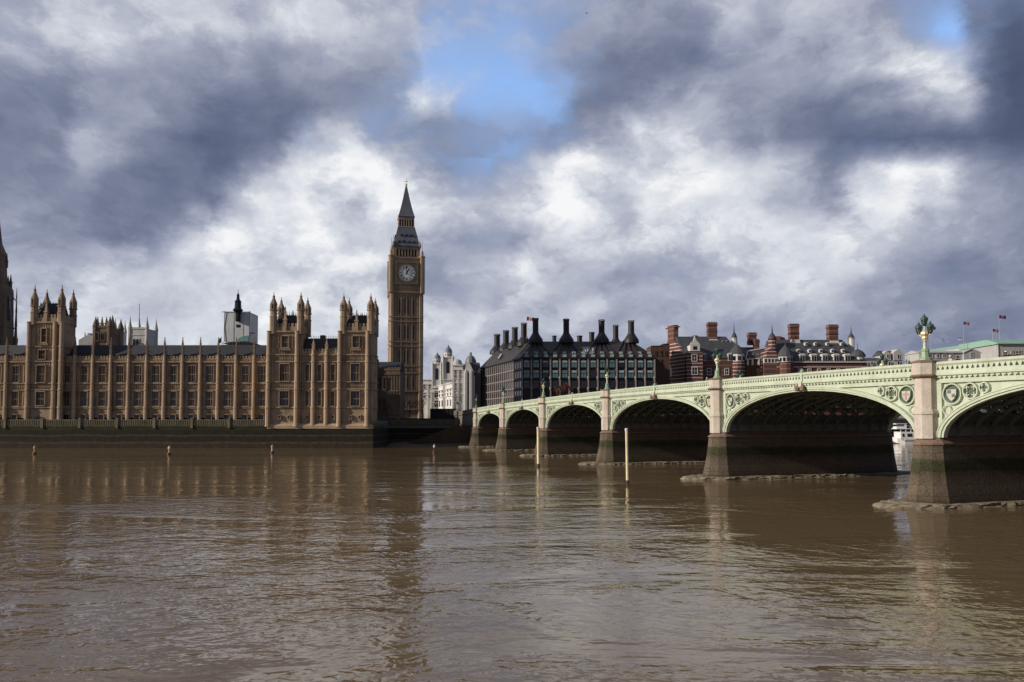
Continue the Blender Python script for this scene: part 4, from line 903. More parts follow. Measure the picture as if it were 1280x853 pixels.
# ------------------------------------------------------------------ towers and roofs behind the palace
YS = 300.0
AX = lambda p: fx(p, YS)
SP = thing('spire_tower', 'tall dark stone spire tower cut by the left edge, thin pinnacles round it', 'tower', (fx(-12, YS + 6, 440), YS + 6, 9))
hz = lambda p: fz(p, YS)
cx, cy = fx(-12, YS + 6, 440), YS + 6
m = MB(); m.lathe(cx, cy, [(7.6, 20), (7.6, hz(408)), (8.0, hz(407)), (7.4, hz(405)), (7.0, hz(362)), (6.9, hz(357)), (5.6, hz(352)), (4.9, hz(340)), (4.5, hz(316)), (4.8, hz(315)), (3.0, hz(300)), (1.6, hz(262)), (.3, hz(205)), (.05, hz(200))], 8)
st_ = m.build('spire', STONE_D, SP)
for j in range(8):
    A = 2*pi*j/8 + pi/8
    m = MB(); spike(m, cx + 8.9*cos(A), cy + 8.9*sin(A), 24, hz(355), .5); m.tube((cx + 8.9*cos(A), cy + 8.9*sin(A), hz(372)), (cx + 7*cos(A), cy + 7*sin(A), hz(366)), .22); m.build('flying_pinnacle', STONE_D, SP)
    m = MB(); spike(m, cx + 6.6*cos(A), cy + 6.6*sin(A), hz(357), hz(338), .42); spike(m, cx + 5.0*cos(A), cy + 5.0*sin(A), hz(330), hz(311), .35); m.build('pinnacle', STONE_D, SP)
    a2 = 2*pi*j/8
    m = MB(); m.tube((cx + 7.5*cos(a2), cy + 7.5*sin(a2), hz(398)), (cx + 7.15*cos(a2), cy + 7.15*sin(a2), hz(368)), .55, n=6); m.build('tall_window', WINDOW, st_)
YB = 320.0; hz = lambda p: fz(p, YB)
def crown_tower(name, label, pxa, pxb, Yt, dep, pz_top, pz_base, tips, mt, win, nsp=3):
    o = thing(name, label, 'tower', (fx((pxa + pxb)/2, Yt), Yt, 10)); x0, x1 = fx(pxa, Yt), fx(pxb, Yt)
    m = MB(); m.box(x0, x1, Yt, Yt + dep, 10, fz(pz_top, Yt)); strings(m, x0 - .2, x1 + .2, [(fz(pz_top, Yt), .5, .3), (fz(pz_top + 8, Yt), .4, .25)], Yt); m.box(x1, x1 + .25, Yt - .3, Yt + dep, fz(pz_top + 8.4, Yt), fz(pz_top + 7.6, Yt)); battlement(m, x0, x1, fz(pz_top, Yt), fz(pz_top - 2, Yt), Yt - .1, Yt + .3, .9); b_ = m.build('tower_body', mt, o)
    for ix, x_ in enumerate((x0 + .5, x1 - .5)):
        for iy, y_ in enumerate((Yt + .5, Yt + dep - .5)):
            m = MB(); m.lathe(x_, y_, [(1.0, 10), (1.0, fz(pz_top, Yt)), (1.15, fz(pz_top - 1, Yt)), (.95, fz(pz_top - 3, Yt)), (.8, fz(pz_top - 5, Yt)), (.3, fz((tips + pz_top)/2 - 3, Yt)), (.06, fz(tips, Yt))], 8); m.build('pinnacle', mt, o)
    for (a, c, za, zb_) in win: window(b_, fx(a, Yt), fx(c, Yt), fz(za, Yt), fz(zb_, Yt), Yt - .03, 2, False, True, .3, st=mt)
    return o
t_ = crown_tower('ventilation_turret', 'brown square turret with two dark openings behind the slate palace roof', 115.5, 136.5, 285, 9, 409, 440, 395, STONE_D, [(117.5, 122.5, 426, 416), (125, 130.5, 426, 416)])
for px in (120.5, 126, 131.5):
    m = MB(); spike(m, fx(px, 289), 289, fz(412, 289), fz(396, 289), .45); m.build('pinnacle', STONE_D, t_)
m = MB(); m.lathe(fx(144.5, 292), 292, [(2.2, 10), (2.2, fz(424, 292)), (1.5, fz(414, 292)), (.5, fz(412, 292))], 8); m.lathe(fx(139, 300), 300, [(1.3, 10), (1.3, fz(408, 300)), (.8, fz(404, 300)), (.06, fz(394, 300))], 8); m.build('stair_turret', STONE_D, t_)
def abbey(label, pxa, pxb, dep, top, tips, Yt):
    o = crown_tower('abbey_tower', label, pxa, pxb, Yt, dep, top, 440, tips, ABBEY, [(165, 173, 436, 424)] if pxa > 155 else [], 2); return o
ab1 = abbey('white stone square abbey tower with corner pinnacles behind the palace roof', 159.5, 183, 12, 411, 395, 430)
m = MB(); c = fx(168.7, 430); m.lathe(c, 429.6, [(.05, fz(429, 430)), (1.5, fz(427, 430))], 12); m.build('clock_roundel', LEAD, ab1)
ab2 = abbey('white stone abbey tower half hidden behind the brown turret', 135, 143, 12, 413, 397, 440)
FPL = thing('flagpole', 'bare thin flagpole rising between the abbey tower pinnacles', 'flagpole', (fx(172.4, 436), 436, fz(410, 436)))
m = MB(); m.lathe(fx(172.4, 436), 436, [(.22, fz(412, 436)), (.12, fz(381, 436)), (.25, fz(380.6, 436)), (.02, fz(380, 436))], 6); m.build('pole', SCAFF, FPL)
DR = thing('gabled_hall', 'distant pale gabled roof between the palace tower and the brown turret', 'building', (fx(104, 380), 380, 10))
m = MB(); m.prism([(fx(97, 380), 10), (fx(118, 380), 10), (fx(118, 380), fz(424, 380)), (fx(110, 380), fz(417.5, 380)), (fx(97, 380), fz(425, 380))], 380, 400); m.build('gable', FARSTONE2, DR)
m = MB(); m.box(fx(108, 381), fx(112, 381), 381, 384, fz(420, 380), fz(416.5, 380)); m.lathe(fx(103.5, 380), 381, [(.25, fz(423, 380)), (.2, fz(416, 380))], 6); m.build('roof_vent', SCAFF, DR)
# the tower wrapped in sheeting
YW = 300.0; hz = lambda p: fz(p, YW); wx = lambda p: fx(p, YW)
WT = thing('wrapped_tower', 'tower wrapped in white scaffold sheeting with a black spirelet poking out', 'tower', (wx(295.5), YW + 5, 12))
x0, x1 = wx(279.5), wx(311); rn = random.Random(11)
m = MB()
for k in range(8):      # sheeting in eight bulging strips a side
    a, b_ = x0 + (x1 - x0)*k/8, x0 + (x1 - x0)*(k + 1)/8; j = rn.uniform(-.1, .15)
    m.prism_x([(YW - j, hz(427.5)), (YW - .2 - j, hz(410)), (YW - j*.5, hz(392)), (YW + .3, hz(391)), (YW + .3, hz(427.5))], a, b_)
m.box(x0 + .05, x1 - .05, YW + .31, YW + 10, hz(427.5), hz(391.5)); sh = m.build('sheeting', CLOTHWRAP, WT)
m = MB(); m.box(wx(294.5), wx(299.5), YW - .35, YW - .2, hz(409.5), hz(406)); m.build('opening', BLACKIRON, sh)
m = MB(); m.prism([(wx(295), hz(427)), (wx(310.5), hz(427)), (wx(310.5), hz(419.5)), (wx(303), hz(420.5)), (wx(298), hz(423))], YW - .42, YW - .3); m.build('netting', NETTING, sh)
m = MB()
for k in range(9):
    xx = x0 - .4 + (x1 - x0 + .8)*k/8
    for yy in (YW - .5, YW + 10.4): m.tube((xx, yy, hz(436)), (xx, yy, hz(427)), .07, n=4)
for pz in (429, 431.5, 434): m.box(x0 - .6, x1 + 2.4, YW - .55, YW - .45, hz(pz) - .06, hz(pz) + .06); m.box(x0 - .6, x1 + 2.2, YW - .5, YW + 10, hz(pz) - .16, hz(pz) - .07)
for xx in (x0, x1): m.tube((xx, YW - .3, hz(427.5)), (xx, YW - .3, hz(389)), .1, n=4)
m.box(wx(276), wx(312.5), YW - .2, YW + .1, hz(390.6), hz(389.8)); m.box(x0, x1, YW + .2, YW + 9.5, hz(391.4), hz(390.7)); m.box(wx(311), wx(316), YW + .2, YW + 2, hz(416.5), hz(415.8))
m.build('scaffold', SCAFF, WT)
m = MB(); c = wx(297.2); m.lathe(c, YW - 1.0, [(.8, hz(402.5)), (.95, hz(401)), (.95, hz(392)), (1.7, hz(389.5)), (1.9, hz(388)), (1.3, hz(386)), (1.15, hz(379)), (1.25, hz(377.5)), (.6, hz(375)), (.5, hz(371)), (.55, hz(370)), (.12, hz(367)), (.05, hz(362))], 8); m.build('spirelet', IRONROOF if False else BLACKIRON, WT)
FL2 = thing('flag', 'tiny dark flag hanging from a staff above the palace ridge', 'flag', (X(262.5), 259, z_ridge))
m = MB(); m.tube((X(262.8), 259, z_ridge - .5), (X(262.8), 259, fz(420.5, 259)), .07, n=5); m.build('staff', SCAFF, FL2)
m = MB(); m.loft([[(X(262.8) - .02, 259, z), (X(262.8) - .5, 259.15, z - .2), (X(262.8) - .8, 258.95, z - .5), (X(262.8) - .75, 259.0, z - .52), (X(262.8) - .45, 259.2, z - .22), (X(262.8) - .02, 259.05, z)] for z in (fz(422, 259), fz(425, 259), fz(428, 259))]); m.build('cloth', cloth('navy_flag_cloth', (.03,.04,.08)), FL2)

# ------------------------------------------------------------------ white offices with domed towers
YO = 400.0; hz = lambda p: fz(p, YO); ox = lambda p, Y=YO: fx(p, Y)
WO = thing('stone_office', 'white stone office block with twin domed towers beyond the bridge end', 'building', (ox(556), YO, LZ))
def dome_tower(px, Yt, hwp, top, dome_b, drum_b, body_b):
    c = fx(px, Yt); q = lambda p: fz(p, Yt); w = hwp/900*Yt
    m = MB(); m.box(c - w, c + w, Yt - w, Yt + w, LZ, q(body_b)); m.box(c - w - .6, c + w + .6, Yt - w - .6, Yt + w + .6, q(body_b), q(body_b - 1.2))
    m.box(c - w*.86, c + w*.86, Yt - w*.86, Yt + w*.86, q(body_b - 1.2), q(drum_b)); m.box(c - w*.98, c + w*.98, Yt - w*.98, Yt + w*.98, q(drum_b), q(drum_b - 1))
    for sx in (-1, 1):
        for sy in (-1, 1): m.lathe(c + sx*w*.95, Yt + sy*w*.95, [(.42, q(body_b - 1.2)), (.42, q(drum_b)), (.55, q(drum_b)), (.3, q(drum_b - 3))], 8)
    o = m.build('tower', FARSTONE, WO)
    m = MB(); r = w*.78
    m.lathe(c, Yt, [(r, q(drum_b - 1)), (r, q(dome_b)), (r*1.12, q(dome_b - .3)), (r*1.12, q(dome_b - .8))], 12); m.build('drum', FARSTONE, o)
    m = MB(); hd_ = q(top) - q(dome_b - .8); m.lathe(c, Yt, [(r*1.02*cos(a*pi/20), q(dome_b - .8) + hd_*.66*sin(a*pi/20)) for a in range(0, 9)] + [(r*.3, q(dome_b - .8) + hd_*.68), (r*.3, q(dome_b - .8) + hd_*.78), (r*.14, q(dome_b - .8) + hd_*.86), (.05, q(top))], 14); m.build('dome', LEAD, o)
    for k in range(8):
        A = -pi/2 + (k - 4)*pi/4; t2 = MB(); t2.tube((c + cos(A)*(r - .3), Yt + sin(A)*(r - .3), (q(drum_b - 1) + q(dome_b))/2), (c + cos(A)*(r*1.0 + .02), Yt + sin(A)*(r*1.0 + .02), (q(drum_b - 1) + q(dome_b))/2), r*.2, n=10); t2.build('round_window', WINDOW, o)
    za, zb_ = q(body_b - 9), q(drum_b + 4.5)
    for sx, sy in ((0, -1), (-1, 0)):
        t2 = MB(); hw = w*.3
        pl_ = [(-hw, za), (hw, za), (hw, zb_ - hw), (hw*.6, zb_ - hw*.3), (0, zb_), (-hw*.6, zb_ - hw*.3), (-hw, zb_ - hw)]
        t2.prism(pl_, -w*.86 - .12, -w*.86 - .02)
        if sx: t2.v = [(y_, -x_, z_) for x_, y_, z_ in t2.v]
        t2.v = [(x_ + c, y_ + Yt, z_) for x_, y_, z_ in t2.v]; t2.build('arched_window', WINDOW, o)
    return o
dome_tower(560.3, 396, 6.2, 431, 441.5, 448, 476)
dome_tower(546.5, 420, 5.6, 440.5, 449, 456, 484)
def classical(parent, pxa, pxb, Y, dep, ptop, rows, cols, mt, cor=True, name='facade_block'):
    x0, x1 = fx(pxa, Y), fx(pxb, Y); q = lambda p: fz(p, Y)
    m = MB(); m.box(x0, x1, Y, Y + dep, LZ - 1, q(ptop))
    if cor:
        for p in (ptop + .5, ptop + 6, rows[-1][1] + 2.2): m.box(x0 - .5, x1 + .5, Y - .6, Y, q(p + .9), q(p)); m.box(x0 - .5, x0, Y, Y + dep, q(p + .9), q(p))
        for k in range(cols + 1): c = x0 + (x1 - x0)*k/cols; m.box(c - .4, c + .4, Y - .35, Y, LZ, q(ptop + 6.5))
    o = m.build(name, mt, parent)
    for pb_, pt_ in rows:
        for k in range(cols):
            c = x0 + (x1 - x0)*(k + .5)/cols; w = (x1 - x0)/cols*.22; window(o, c - w, c + w, q(pb_), q(pt_), Y - .03, 2, True, False, .25, st=mt)
    return o
classical(WO, 527, 541.5, 425, 20, 474, [(486, 480), (498, 491)], 2, FARSTONE)
classical(WO, 539, 552.5, 412, 16, 484, [(497, 489), (509, 501)], 1, FARSTONE)
# long side wall that runs back behind the towers
m = MB(); a0, a1 = fx(555.5, 392), fx(568, 376)
m.loft([[(fx(548, 410), 410, z), (fx(569, 372), 372, z), (fx(569, 372) + 20, 378, z), (fx(548, 410) + 20, 416, z)] for z in (LZ - 1, hz(481))]); sw = m.build('side_wall', FARSTONE, WO)
for k in range(6):
    for pa_, pb_ in ((486, 490), (491.5, 495.5), (500, 508)):
        f0, f1 = (k + .32)/6, (k + .68)/6; xa_, ya_ = fx(548, 410), 410; xb_, yb_ = fx(569, 372), 372
        m = MB(); m.prism_z([(xa_ + (xb_ - xa_)*f0 - .14, ya_ + (yb_ - ya_)*f0), (xa_ + (xb_ - xa_)*f1 - .14, ya_ + (yb_ - ya_)*f1), (xa_ + (xb_ - xa_)*f1 + .1, ya_ + (yb_ - ya_)*f1), (xa_ + (xb_ - xa_)*f0 + .1, ya_ + (yb_ - ya_)*f0)], fz(pb_, 390), fz(pa_, 390)); m.build('wall_window', WINDOW, sw)
m = MB()
for zz_ in (482, 488, 497):
    m.loft([[(fx(548, 410) - .5, 410, z), (fx(569, 372) - .5, 371.6, z), (fx(569, 372), 372, z), (fx(548, 410), 410, z)] for z in (hz(zz_), hz(zz_ - 1))])
m.build('cornice', FARSTONE, WO)
t_ = classical(WO, 566.5, 578.5, 368, 14, 456, [(473, 463), (488, 479), (502, 493)], 2, FARSTONE, name='corner_tower')
m = MB(); c = fx(572, 374); m.lathe(c, 373, [(2.4, fz(456, 368)), (2.4, fz(453, 368)), (2.0, fz(450, 368)), (.9, fz(448.6, 368)), (.1, fz(448, 368))], 12); m.build('pediment', FARSTONE2, t_)
classical(WO, 578.2, 584, 372, 14, 455, [(470, 461), (485, 477)], 1, FARSTONE2, name='link_block')
CB = thing('corner_house', 'narrow pale house with bay windows and a small grey dome beside the dark office block', 'building', (fx(588, 362), 362, LZ))
o_ = classical(CB, 579, 592.5, 362, 12, 464, [(476, 469), (487, 480), (499, 491)], 2, FARSTONE, name='front_wall')
m = MB(); m.prism([(fx(580, 362), fz(464, 362)), (fx(586, 362), fz(452, 362)), (fx(591.5, 362), fz(464, 362))], 362.2, 370); m.build('gable', FARSTONE, CB)
for px in (582.5, 589):
    m = MB(); m.lathe(fx(px, 361), 361.4, [(1.1, LZ), (1.1, fz(466, 361)), (.3, fz(462, 361))], 8); b_ = m.build('bay', FARSTONE2, CB)
m = MB(); c = fx(588.3, 368); q = lambda p: fz(p, 368); m.lathe(c, 368, [(2.9, q(470)), (2.9, q(455)), (3.1, q(454)), (2.7, q(450)), (1.9, q(446.5)), (.8, q(444.5)), (.6, q(444)), (.6, q(441.2)), (.2, q(440.4))], 12); m.build('dome', LEAD, CB)
m = MB(); m.loft([[(fx(587, 364), 362.5, LZ), (fx(601, 364), 362.5, LZ), (fx(601, 364), 374, LZ), (fx(587, 364), 374, LZ)], [(fx(587, 364), 362.5, fz(468, 362)), (fx(601, 364), 362.5, fz(468, 362)), (fx(601, 364), 374, fz(468, 362)), (fx(587, 364), 374, fz(468, 362))], [(fx(591, 364), 364.5, fz(453, 362)), (fx(599, 364), 364.5, fz(453, 362)), (fx(599, 364), 372, fz(453, 362)), (fx(591, 364), 372, fz(453, 362))]]); m.build('mansard', NSLATE, CB)

# ------------------------------------------------------------------ dark office block with the chimneys
YH = 310.0; hx = lambda p: fx(p, YH); hz = lambda p: fz(p, YH)
PH = thing('office_block', 'dark bronze office block with round flared chimneys and pale stone piers', 'building', (hx(735), YH, LZ))
xa, xb = hx(652.5), hx(818)
sdx, sdy = -sin(TH), cos(TH); SL = 66.0       # side wall runs back beside the bridge road
A_ = (xa, YH); B_ = (xb, YH); C_ = (xb + sdx*SL + 6, YH + SL*sdy); D_ = (xa + sdx*SL, YH + SL*sdy)
ze, zr = hz(448.5), hz(424)
m = MB(); m.prism_z([A_, B_, C_, D_], LZ - .5, ze); body = m.build('walls', BRONZE, PH)
# roof: four slopes up to a flat
ins = 10.5
def inset(d): return [(xa + d*.55, YH + d), (xb - d*.85, YH + d), (C_[0] - d*.8, C_[1] - d), (D_[0] + d*.8, D_[1] - d*.6)]
m = MB(); e_ = [(xa - .7, YH - .8), (xb + .8, YH - .8), (C_[0] + .8, C_[1] + .8), (D_[0] - .8, D_[1] + .8)]
m.loft([[(x, y, ze) for x, y in e_], [(x, y, ze + .6) for x, y in e_], [(x, y, ze + 1.6) for x, y in inset(.3)], [(x, y, zr) for x, y in inset(9.5)]]); roof = m.build('roof', BRONZEROOF, PH)
NB = 14; bwid = (xb - xa)/NB
for k in range(NB + 1):
    c = xa + bwid*k; m = MB()
    m.box(c - .32, c + .32, YH - .75, YH, LZ, hz(449.5))
    for pz in (472.5, 486): m.lathe(c, YH - .75, [(.3, hz(pz) - .55), (.55, hz(pz) - .4), (.55, hz(pz) + .4), (.3, hz(pz) + .55)], 10)
    m.build('stone_pier', PHSTONE, PH)
rn = random.Random(5)
for k in range(NB):
    c = xa + bwid*(k + .5); w = bwid*.30
    for (pb_, pt_, ar) in ((459.5, 450.3, True), (472.5, 463.3, False), (485.5, 476.5, False)):
        za, zb_ = hz(pb_), hz(pt_); m = MB(); gl = TEAL if (pt_ < 470 and rn.random() < .85) else WINDOW
        bay = [(-w, za), (w, za), (w, zb_ - .5), (w*.6, zb_ - .12), (0, zb_), (-w*.6, zb_ - .12), (-w, zb_ - .5)] if ar else [(-w, za), (w, za), (w, zb_), (-w, zb_)]
        m.prism([(c + a, z) for a, z in bay], YH - .5, YH - .05, gl)
        m.box(c - w - .1, c + w + .1, YH - .58, YH - .04, za + (zb_ - za)*.58, za + (zb_ - za)*.66, BRONZE); m.box(c - .05, c + .05, YH - .55, YH - .04, za, za + (zb_ - za)*.58, BRONZE)
        for s_ in (-1, 1): m.box(min(c + s_*w, c + s_*(w + .14)), max(c + s_*w, c + s_*(w + .14)), YH - .6, YH - .03, za - .1, zb_, BRONZE)
        if pt_ < 470 and rn.random() < .8: m.box(c - w + .05, c + w - .05, YH - .515, YH - .501, zb_ - (1.3 if ar else .9), zb_ - (.45 if ar else .05), BLIND)
        m.build('window', None, PH)
    # small roof windows over the eaves
    for d, pz, hh in ((.55, 445.5, .8), (1.7, 441.2, .75)):
        z0_ = hz(pz); yy = YH + (z0_ - ze - 1.0)/(zr - ze - 1.6)*9.5 - .9
        m = MB(); m.box(c - w*.8, c + w*.8, yy - .1, yy + 1.6, z0_ - .5, z0_ + hh, BRONZE); m.box(c - w*.68, c + w*.68, yy - .13, yy - .101, z0_ - .4, z0_ + hh - .12, BLIND); m.build('roof_window', None, PH)
# ridged sheets that fan down from each chimney
for px in (669.5, 708, 752.3, 789.4):
    c0 = hx(px); m = MB()
    for q in range(-2, 3):
        ct = c0 + q*.9; cb = c0 + q*bwid*.78
        zt_, zb_ = zr + .5, ze + 2.2; yt, yb_ = YH + 9.5, YH + .55
        m.loft([[(cb - .22, yb_ - .15, zb_), (cb + .22, yb_ - .15, zb_), (cb + .22, yb_ + .6, zb_), (cb - .22, yb_ + .6, zb_)], [(ct - .2, yt - .3, zt_), (ct + .2, yt - .3, zt_), (ct + .3, yt + .5, zt_), (ct - .3, yt + .5, zt_)]])
    m.build('roof_ribs', BRONZEROOF, roof)
def chimney(px, Y, ptip, pb, k=1.0, small=False):
    q = lambda p: fz(p, Y); c = fx(px, Y); s_ = Y/900.0; m = MB(); zt_ = q(ptip); zb_ = zr - .2 if not small else zr - 3
    if small: m.lathe(c, Y, [(3.2*s_*k, zb_), (3.2*s_*k, zt_ - .5), (3.8*s_*k, zt_ - .4), (3.8*s_*k, zt_)], 14)
    else:
        m.lathe(c, Y, [(9.6*s_*k, zb_ - .6), (9.4*s_*k, zb_ + .6), (8.8*s_*k, zb_ + 1.2), (6.0*s_*k, zb_ + 2.7), (4.4*s_*k, zb_ + 3.6), (4.2*s_*k, zb_ + 4.0), (3.75*s_*k, zb_ + 4.1), (3.75*s_*k, zt_ - .9), (4.1*s_*k, zt_ - .8), (4.1*s_*k, zt_)], 14)
    o = m.build('chimney', BRONZE, PH)
    if not small:
        m = MB(); m.lathe(c, Y, [(2.6*s_*k, zt_ - .1), (2.6*s_*k, zt_ + .05)], 12); m.box(c - 2.2*s_*k, c + 2.2*s_*k, Y - 4.2*s_*k, Y - 4.12*s_*k, zt_ - .62, zt_ - .25); m.build('chimney_vent', BLIND, o)
for px, tip in ((669.5, 398), (708, 399), (752.3, 400), (789.4, 401)): chimney(px, YH + 9.5, tip, 421.8)
chimney(770, YH + 30, 406.5, 424.5, .9); chimney(740, YH + 32, 415.6, 428, 1, True); chimney(724.7, YH + 36, 420, 428, 1, True); chimney(693, YH + 36, 420, 428, .8, True)
for px, tip, pb, dy in ((655, 404, 424, 23), (643.6, 409.3, 427.5, 36), (632.5, 413.3, 431, 49), (621.3, 418, 435, 62)): chimney(px, YH + dy, tip, pb)
# side towards the bridge road: narrow stone mullions and windows
for k in range(21):
    f_ = k/20; m = MB(); x_, y_ = xa + sdx*SL*f_, YH + sdy*SL*f_
    m.prism_z([(x_ - .36, y_ - .25), (x_, y_ - .35), (x_, y_ + .25), (x_ - .36, y_ + .2)], LZ, ze - .3); m.build('side_pier', PHSTONE, PH)
for r_, (pb_, pt_) in enumerate(((460, 452), (472, 464), (484, 476.5), (494, 488.5))):
    for k in range(10):
        m = MB()
        for h_ in (0, 1):
            f0, f1 = (2*k + h_ + .22)/20, (2*k + h_ + .82)/20
            pA = (xa + sdx*SL*f0, YH + sdy*SL*f0); pB = (xa + sdx*SL*f1, YH + sdy*SL*f1)
            m.prism_z([(pA[0] - .2, pA[1]), (pB[0] - .2, pB[1]), (pB[0] - .03, pB[1]), (pA[0] - .03, pA[1])], hz(pb_), hz(pt_), WINDOW)
            m.prism_z([(pA[0] - .3, pA[1]), (pB[0] - .3, pB[1]), (pB[0] - .201, pB[1]), (pA[0] - .201, pA[1])], hz(pb_) - .5, hz(pb_) - .1, PHSTONE)
        m.build('side_window', None, PH)
# roof lights
def roof_pt(px, pz, off=.25):
    z = hz(pz); f_ = (z - ze - 1.6)/(zr - ze - 1.6); return (fx(px, YH + 9.5*f_), YH + .3 + 9.2*f_ - off, z)
m = MB(); m.loft([[roof_pt(727, 432.3), roof_pt(744, 432.3), roof_pt(741.5, 442.2), roof_pt(731.5, 442.2)], [roof_pt(727, 432.3, -.1), roof_pt(744, 432.3, -.1), roof_pt(741.5, 442.2, -.1), roof_pt(731.5, 442.2, -.1)]]); sk = m.build('skylight', BLIND, roof)
m = MB()
for k in range(5):
    a, b_ = roof_pt(728 + 3.75*k, 432.3, .33), roof_pt(732 + 2.3*k, 442, .33); m.tube(a, b_, .1, n=4)
m.build('skylight_bars', BRONZE, sk)
for px0, pz0, px1, pz1 in ((636.8, 438.5, 633.5, 444), (625.7, 442.5, 622, 448.5)):
    Yq = YH + 38; a, b_ = (fx(px0, Yq), Yq, fz(pz0, Yq)), (fx(px1, Yq), Yq - 1.5, fz(pz1, Yq)); m = MB(); m.loft([[a, (a[0] + .7, a[1] - .5, a[2]), (b_[0] + .7, b_[1] - .5, b_[2]), b_], [(p[0] + .6, p[1] + .8, p[2] - .4) for p in (a, (a[0] + .7, a[1] - .5, a[2]), (b_[0] + .7, b_[1] - .5, b_[2]), b_)]]); m.build('roof_light', BLIND, roof)
UF = cloth('flag_red_cloth', (.36,.08,.085)); UW = cloth('flag_white_cloth', (.75,.73,.72)); UB = cloth('flag_navy_cloth', (.03,.045,.11))
def flag(name, label, px, ptop, pbot, Y, fw, fh, mats, kind, wind=1):
    c = fx(px, Y); zt_, zb_ = fz(ptop, Y), fz(pbot, Y); o = thing('flagpole', label, 'flag', (c, Y, zb_))
    m = MB(); m.lathe(c, Y, [(.13, zb_), (.06, zt_), (.14, zt_ + .03), (.02, zt_ + .2)], 6); m.build('pole', FARSTONE2, o)
    m = MB(); n, r_ = 14, 8
    def pt(u, v): return (c + .06 + wind*fw*u, Y + .16*fw*sin(u*7)*u, zt_ - .1 - fh*v - .13*fw*u*u + .04*fw*sin(u*8))
    for i in range(n):
        for j in range(r_):
            u, v = (i + .5)/n, (j + .5)/r_
            k = 0
            if kind == 'union':
                d = min(abs(v - u), abs(v - 1 + u))
                if abs(u - .5) < .06 or abs(v - .5) < .09: k = 1
                elif abs(u - .5) < .11 or abs(v - .5) < .16: k = 2
                elif d < .1: k = 1 if d < .05 else 2
            elif kind == 'ensign' and u < .5 and v < .5:
                k = 1
            elif kind == 'cross': k = 1 if (abs(u - .5) < .09 or abs(v - .5) < .14) else 0
            P4 = [pt(i/n, j/r_), pt((i + 1)/n, j/r_), pt((i + 1)/n, (j + 1)/r_), pt(i/n, (j + 1)/r_)]
            m.add(P4 + [(x_, y_ + .03, z_) for x_, y_, z_ in P4], [(0,1,2,3), (7,6,5,4)], mats[k])
    m.build('flag_cloth', None, o, recalc=False); return o
flag('flag', 'union flag on a staff between two chimneys of the dark office block', 658.6, 396.2, 424, YH + 16, 3.2, 1.7, [UB, UF, UW], 'union')

# ------------------------------------------------------------------ brown block and the striped brick mansions
YN = 350.0; nx = lambda p: fx(p, YN); nz = lambda p: fz(p, YN)
BB = thing('brick_block', 'plain brown brick wall block between the dark offices and the striped mansion', 'building', (nx(823), YN - 4, LZ))
m = MB(); m.box(nx(812.5), nx(826), YN - 6, YN + 8, LZ, nz(434.5)); m.box(nx(826) + .01, nx(834), YN - 6, YN + 8, LZ, nz(432.3)); bb_ = m.build('walls', BROWNBRICK, BB)
m = MB(); m.box(nx(812), nx(826), YN - 6.2, YN + 8.2, nz(434.5), nz(433.9)); m.box(nx(826) - .1, nx(834.3), YN - 6.2, YN + 8.2, nz(432.3), nz(431.6)); m.build('coping', BRONZE, BB)
for a, c, zb_, zt_ in ((816, 818, 446, 441), (822, 824, 446, 441), (828, 830, 446, 441), (816, 818, 456, 451), (822, 824, 456, 451)):
    window(bb_, nx(a), nx(c), nz(zb_), nz(zt_), YN - 6.03, 2, True, False, .2, st=BROWNBRICK)
def brick_stack(o, pxa, pxb, ptip, pbase, Y, white=None, dep=3.2):
    m = MB(); x0, x1 = fx(pxa, Y), fx(pxb, Y); q = lambda p: fz(p, Y)
    m.box(x0, x1, Y, Y + dep, q(pbase), q(ptip + 4)); m.box(x0 - .2, x1 + .2, Y - .2, Y + dep + .2, q(ptip + 4), q(ptip + 2.4)); m.box(x0 - .1, x1 + .1, Y - .1, Y + dep + .1, q(ptip + 2.4), q(ptip)); m.box(x0 - .3, x1 + .3, Y - .3, Y + dep + .3, q(ptip + 12), q(ptip + 11.4))
    for k in range(3): xx = x0 + (x1 - x0)*(k + .5)/3; m.lathe(xx, Y + dep/2, [(.3, q(ptip)), (.25, q(ptip - 1))], 8)
    c = m.build('chimney', BRICKBAND2, o)
    if white: m = MB(); m.prism([(fx(pxa - .5, Y), q(white)), (fx(pxb + 1, Y), q(white)), (fx(pxb, Y), q(pbase + .2)), (fx(pxa + 1, Y), q(pbase + .2))], Y - .5, Y + dep); m.build('chimney_base', WHITETRIM, c)
def cap_turret(o, px, Y, hwp, ptip, pdome, pbase, pbot, mt=None, roof=None, name='turret'):
    q = lambda p: fz(p, Y); c = fx(px, Y); w = hwp/900*Y; m = MB(); m.lathe(c, Y, [(w, q(pbot)), (w, q(pbase)), (w*1.2, q(pbase - .5)), (w*1.2, q(pbase - 1.2))], 8); t = m.build(name, mt or BRICKBAND2, o)
    hd_ = q(pdome) - q(pbase); m = MB(); m.lathe(c, Y, [(w*1.15, q(pbase - 1.2)), (w*1.0, q(pbase) + hd_*.45), (w*.62, q(pbase) + hd_*.78), (w*.25, q(pdome)), (w*.16, q(pdome) + (q(ptip) - q(pdome))*.4), (.05, q(ptip))], 10); m.build('cap', roof or NSLATE, t); return t
